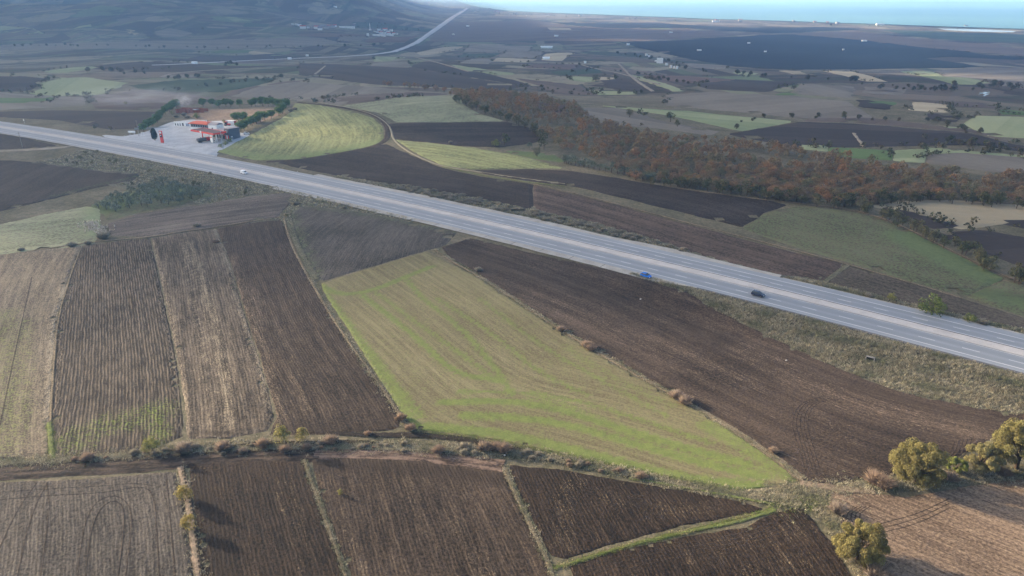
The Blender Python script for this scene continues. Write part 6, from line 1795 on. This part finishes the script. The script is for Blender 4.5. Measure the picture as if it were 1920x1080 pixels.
for px, py, w, lb in [(1025, 90, 20, 'long white greenhouse in mid plain'), (1024, 111, 12, 'short white greenhouse below the long one'), (1311, 95.5, 7, 'white shed in the near part of the dark field'), (1620, 78, 7, 'white shed at the back edge of the dark field'), (1435, 98, 4, 'faint grey shed inside the dark field'), (1581, 94.5, 2.5, 'small pale hut inside the dark field'), (1342, 41, 12, 'pale shed near the shore, left'), (1650, 47, 12, 'pale shed near the shore, right'), (1043, 68.5, 7, 'pale shed on the brown plain'), (877, 50, 6, 'small white shed right of the coast highway'), (850, 66, 4, 'tiny white hut on the brown plain'), (1178, 84, 5, 'white hut on the near edge of the dark field'), (1258, 62, 5, 'white hut on the far edge of the brown plain'), (365, 120, 8, 'white building beside the distant road'), (543, 111, 6, 'white building beside the distant road, farther right'), (576, 105, 4, 'tiny white hut near the distant road'), (629, 14, 5, 'pale house high on the slope'), (1097, 118, 4, 'white hut on the track in mid plain'), (1404, 82, 4, 'small pale hut on the brown plain by the dark field')]:
    p_, m_ = pxm(px, py)
    house(px, py, w, lb, None, 'greenhouse', 'greenhouse', 'shed' if 'house' not in lb or 'greenhouse' in lb else 'house', hm=min(7, max(3.5, 2.2 * m_)), flat='green' not in lb, rz=0.0)
for k in range(30):
    t = random.random(); px = 900 + t * 950; py = 22 + 26 * t ** .75 + random.uniform(0, 3.5)
    if k < 16: px = random.uniform(800, 1000); py = random.uniform(14, 27) if px > 860 else random.uniform(4, 12)
    house(px, py, random.uniform(3, 6), 'tiny pale house of the coastal settlement', 'houses along the coast', random.choice(['redroof', 'greyroof', 'plaster']), 'plaster')
# ------------------------------------------------------------------ broken cloud that shades the middle distance
def make_clouds():
    lit = []
    for px in ([(-400, 1400), (-400, 700), (0, 640), (300, 600), (620, 535), (900, 545), (1300, 665), (1920, 780), (2600, 800), (2600, 1400)],
               [(470, 250), (560, 208), (640, 204), (722, 222), (735, 258), (640, 275), (540, 270)],
               [(745, 264), (900, 280), (1060, 312), (1000, 316), (840, 306)],
               [(-300, 500), (-300, 470), (0, 455), (190, 436), (195, 458), (0, 482)]):
        lit.append(at([p[0] for p in px], [p[1] for p in px])[:, :2].tolist())
    rs = np.random.default_rng(21)
    pts = []
    for x0, x1, y0, y1, st in ((-700, 700, 120, 760, 36.0), (-1800, 2200, 760, 3000, 110.0), (-4200, -1800, 760, 3000, 170.0), (-5000, 4200, 3000, 9000, 260.0), (-2200, -700, 120, 760, 110.0), (700, 2200, 120, 760, 110.0)):
        X, Y = np.meshgrid(np.arange(x0, x1, st), np.arange(y0, y1, st))
        P = np.stack([X.ravel(), Y.ravel()], 1) + rs.uniform(-.25, .25, (X.size, 2)) * st
        keep = np.ones(len(P), bool)
        for pl in lit:
            keep &= ~inside(pl, P[:, 0], P[:, 1])
            keep &= segdist(P[:, 0], P[:, 1], pl + pl[:1]) > st * .75
        keep &= ~((P[:, 1] > 2600) & (P[:, 0] > -0.06 * P[:, 1]) & (P[:, 1] + .35 * P[:, 0] > 3600))
        if st > 50:
            # a few thin spots far away
            keep &= (P[:, 0] < -500) & (P[:, 1] > 1300) | ((np.sin(P[:, 0] / 260 + 1.3 * np.sin(P[:, 1] / 330)) + np.sin(P[:, 1] / 210 + P[:, 0] / 400)) < (1.15 if st < 150 else 1.75))
        pts.append(np.column_stack([P[keep], np.full(keep.sum(), st)]))
    pts = np.concatenate(pts)
    bm = bmesh.new(); bmesh.ops.create_icosphere(bm, subdivisions=2, radius=1.0)
    co = np.array([v.co[:] for v in bm.verts]); fc = np.array([[v.index for v in f.verts] for f in bm.faces]); bm.free()
    V, Fc = [], []
    sdv = np.array(SUN_DIR)
    for i, (x, y, st) in enumerate(pts):
        alt = 1150 + rs.normal(0, 25)
        c = np.array([x, y, 0]) + sdv * (alt / sdv[2])
        r = st * rs.uniform(.85, 1.15)
        V.append(co * np.array([r, r, r * .3]) * (1 + .18 * rs.normal(size=(len(co), 1))) + c); Fc.append(fc + i * len(co))
    m = NT('cloud_vapour'); m.col((0.9, 0.9, 0.9)); m.b.inputs['Roughness'].default_value = 1.0
    tr_ = m.n('ShaderNodeBsdfTranslucent'); tr_.inputs[0].default_value = (0.9, 0.9, 0.9, 1)
    mx = m.n('ShaderNodeMixShader'); mx.inputs[0].default_value = 0.5
    m.t.links.new(m.b.outputs[0], mx.inputs[1]); m.t.links.new(tr_.outputs[0], mx.inputs[2]); m.t.links.new(mx.outputs[0], m.t.nodes['Material Output'].inputs['Surface'])
    tag(obj('cloud', mesh_np('cloud', np.concatenate(V), np.concatenate(Fc), m.m, smooth=True)), 'broken cloud bank high beyond the fields', 'cloud', kind='stuff')
make_clouds()
# ------------------------------------------------------------------ haze
def make_haze():
    mb = MB().box(-98000, 98000, -3000, 99000, -110, 420)
    m = bpy.data.materials.new('hazy_air'); m.use_nodes = True
    t = m.node_tree; t.nodes.clear()
    out = t.nodes.new('ShaderNodeOutputMaterial'); pv = t.nodes.new('ShaderNodeVolumePrincipled')
    pv.inputs['Color'].default_value = (0.27, 0.53, 1.0, 1)
    pv.inputs['Density'].default_value = HAZE_DENSITY
    pv.inputs['Absorption Color'].default_value = (.3, .3, .3, 1)
    pv.inputs['Anisotropy'].default_value = 0.25
    t.links.new(pv.outputs[0], out.inputs['Volume'])
    m.cycles.homogeneous_volume = True
    tag(mb.build('haze', m), 'thin blue haze over the plain', 'haze', kind='stuff')
make_haze()


# ------------------------------------------------------------------ smoke drifting from the sheds behind the station
def make_smoke(px, py, size, dens, label, rz=0.0, lift_=6.0):
    p = at1(px, py)
    mb = MB(); bmesh.ops.create_icosphere(mb.bm, subdivisions=3, radius=1.0)
    m = bpy.data.materials.new('wood_smoke'); m.use_nodes = True
    t = m.node_tree; t.nodes.clear()
    N = lambda k: t.nodes.new(k)
    out = N('ShaderNodeOutputMaterial'); pv = N('ShaderNodeVolumePrincipled'); tc = N('ShaderNodeTexCoord'); ln = N('ShaderNodeVectorMath'); ln.operation = 'LENGTH'
    t.links.new(tc.outputs['Object'], ln.inputs[0])
    fall = N('ShaderNodeMapRange'); fall.inputs[1].default_value = 1.0; fall.inputs[2].default_value = 0.1; t.links.new(ln.outputs['Value'], fall.inputs[0])
    nz = N('ShaderNodeTexNoise'); nz.inputs['Scale'].default_value = 2.2; nz.inputs['Detail'].default_value = 4; nz.inputs['Roughness'].default_value = .65; t.links.new(tc.outputs['Object'], nz.inputs['Vector'])
    st = N('ShaderNodeMapRange'); st.inputs[1].default_value = .42; st.inputs[2].default_value = .75; t.links.new(nz.outputs[0], st.inputs[0])
    mu = N('ShaderNodeMath'); mu.operation = 'MULTIPLY'; t.links.new(fall.outputs[0], mu.inputs[0]); t.links.new(st.outputs[0], mu.inputs[1])
    m2 = N('ShaderNodeMath'); m2.operation = 'MULTIPLY'; m2.inputs[1].default_value = dens; t.links.new(mu.outputs[0], m2.inputs[0])
    pv.inputs['Color'].default_value = (.92, .93, .95, 1); t.links.new(m2.outputs[0], pv.inputs['Density']); t.links.new(pv.outputs[0], out.inputs['Volume'])
    o = mb.build('smoke', m, None, (p.x, p.y, p.z + lift_))
    o.scale = size; o.rotation_euler = (0, 0, rz)
    tag(o, label, 'smoke', kind='stuff')


make_smoke(262, 196, (75, 28, 11), .035, 'thin pale smoke drifting over the brown field behind the station', .1, 7)
make_smoke(347, 204, (9, 6, 7), .22, 'white smoke puff rising from the brick sheds', 0, 7)
SC.cycles.volume_step_rate = 4.0
SC.cycles.volume_max_steps = 128
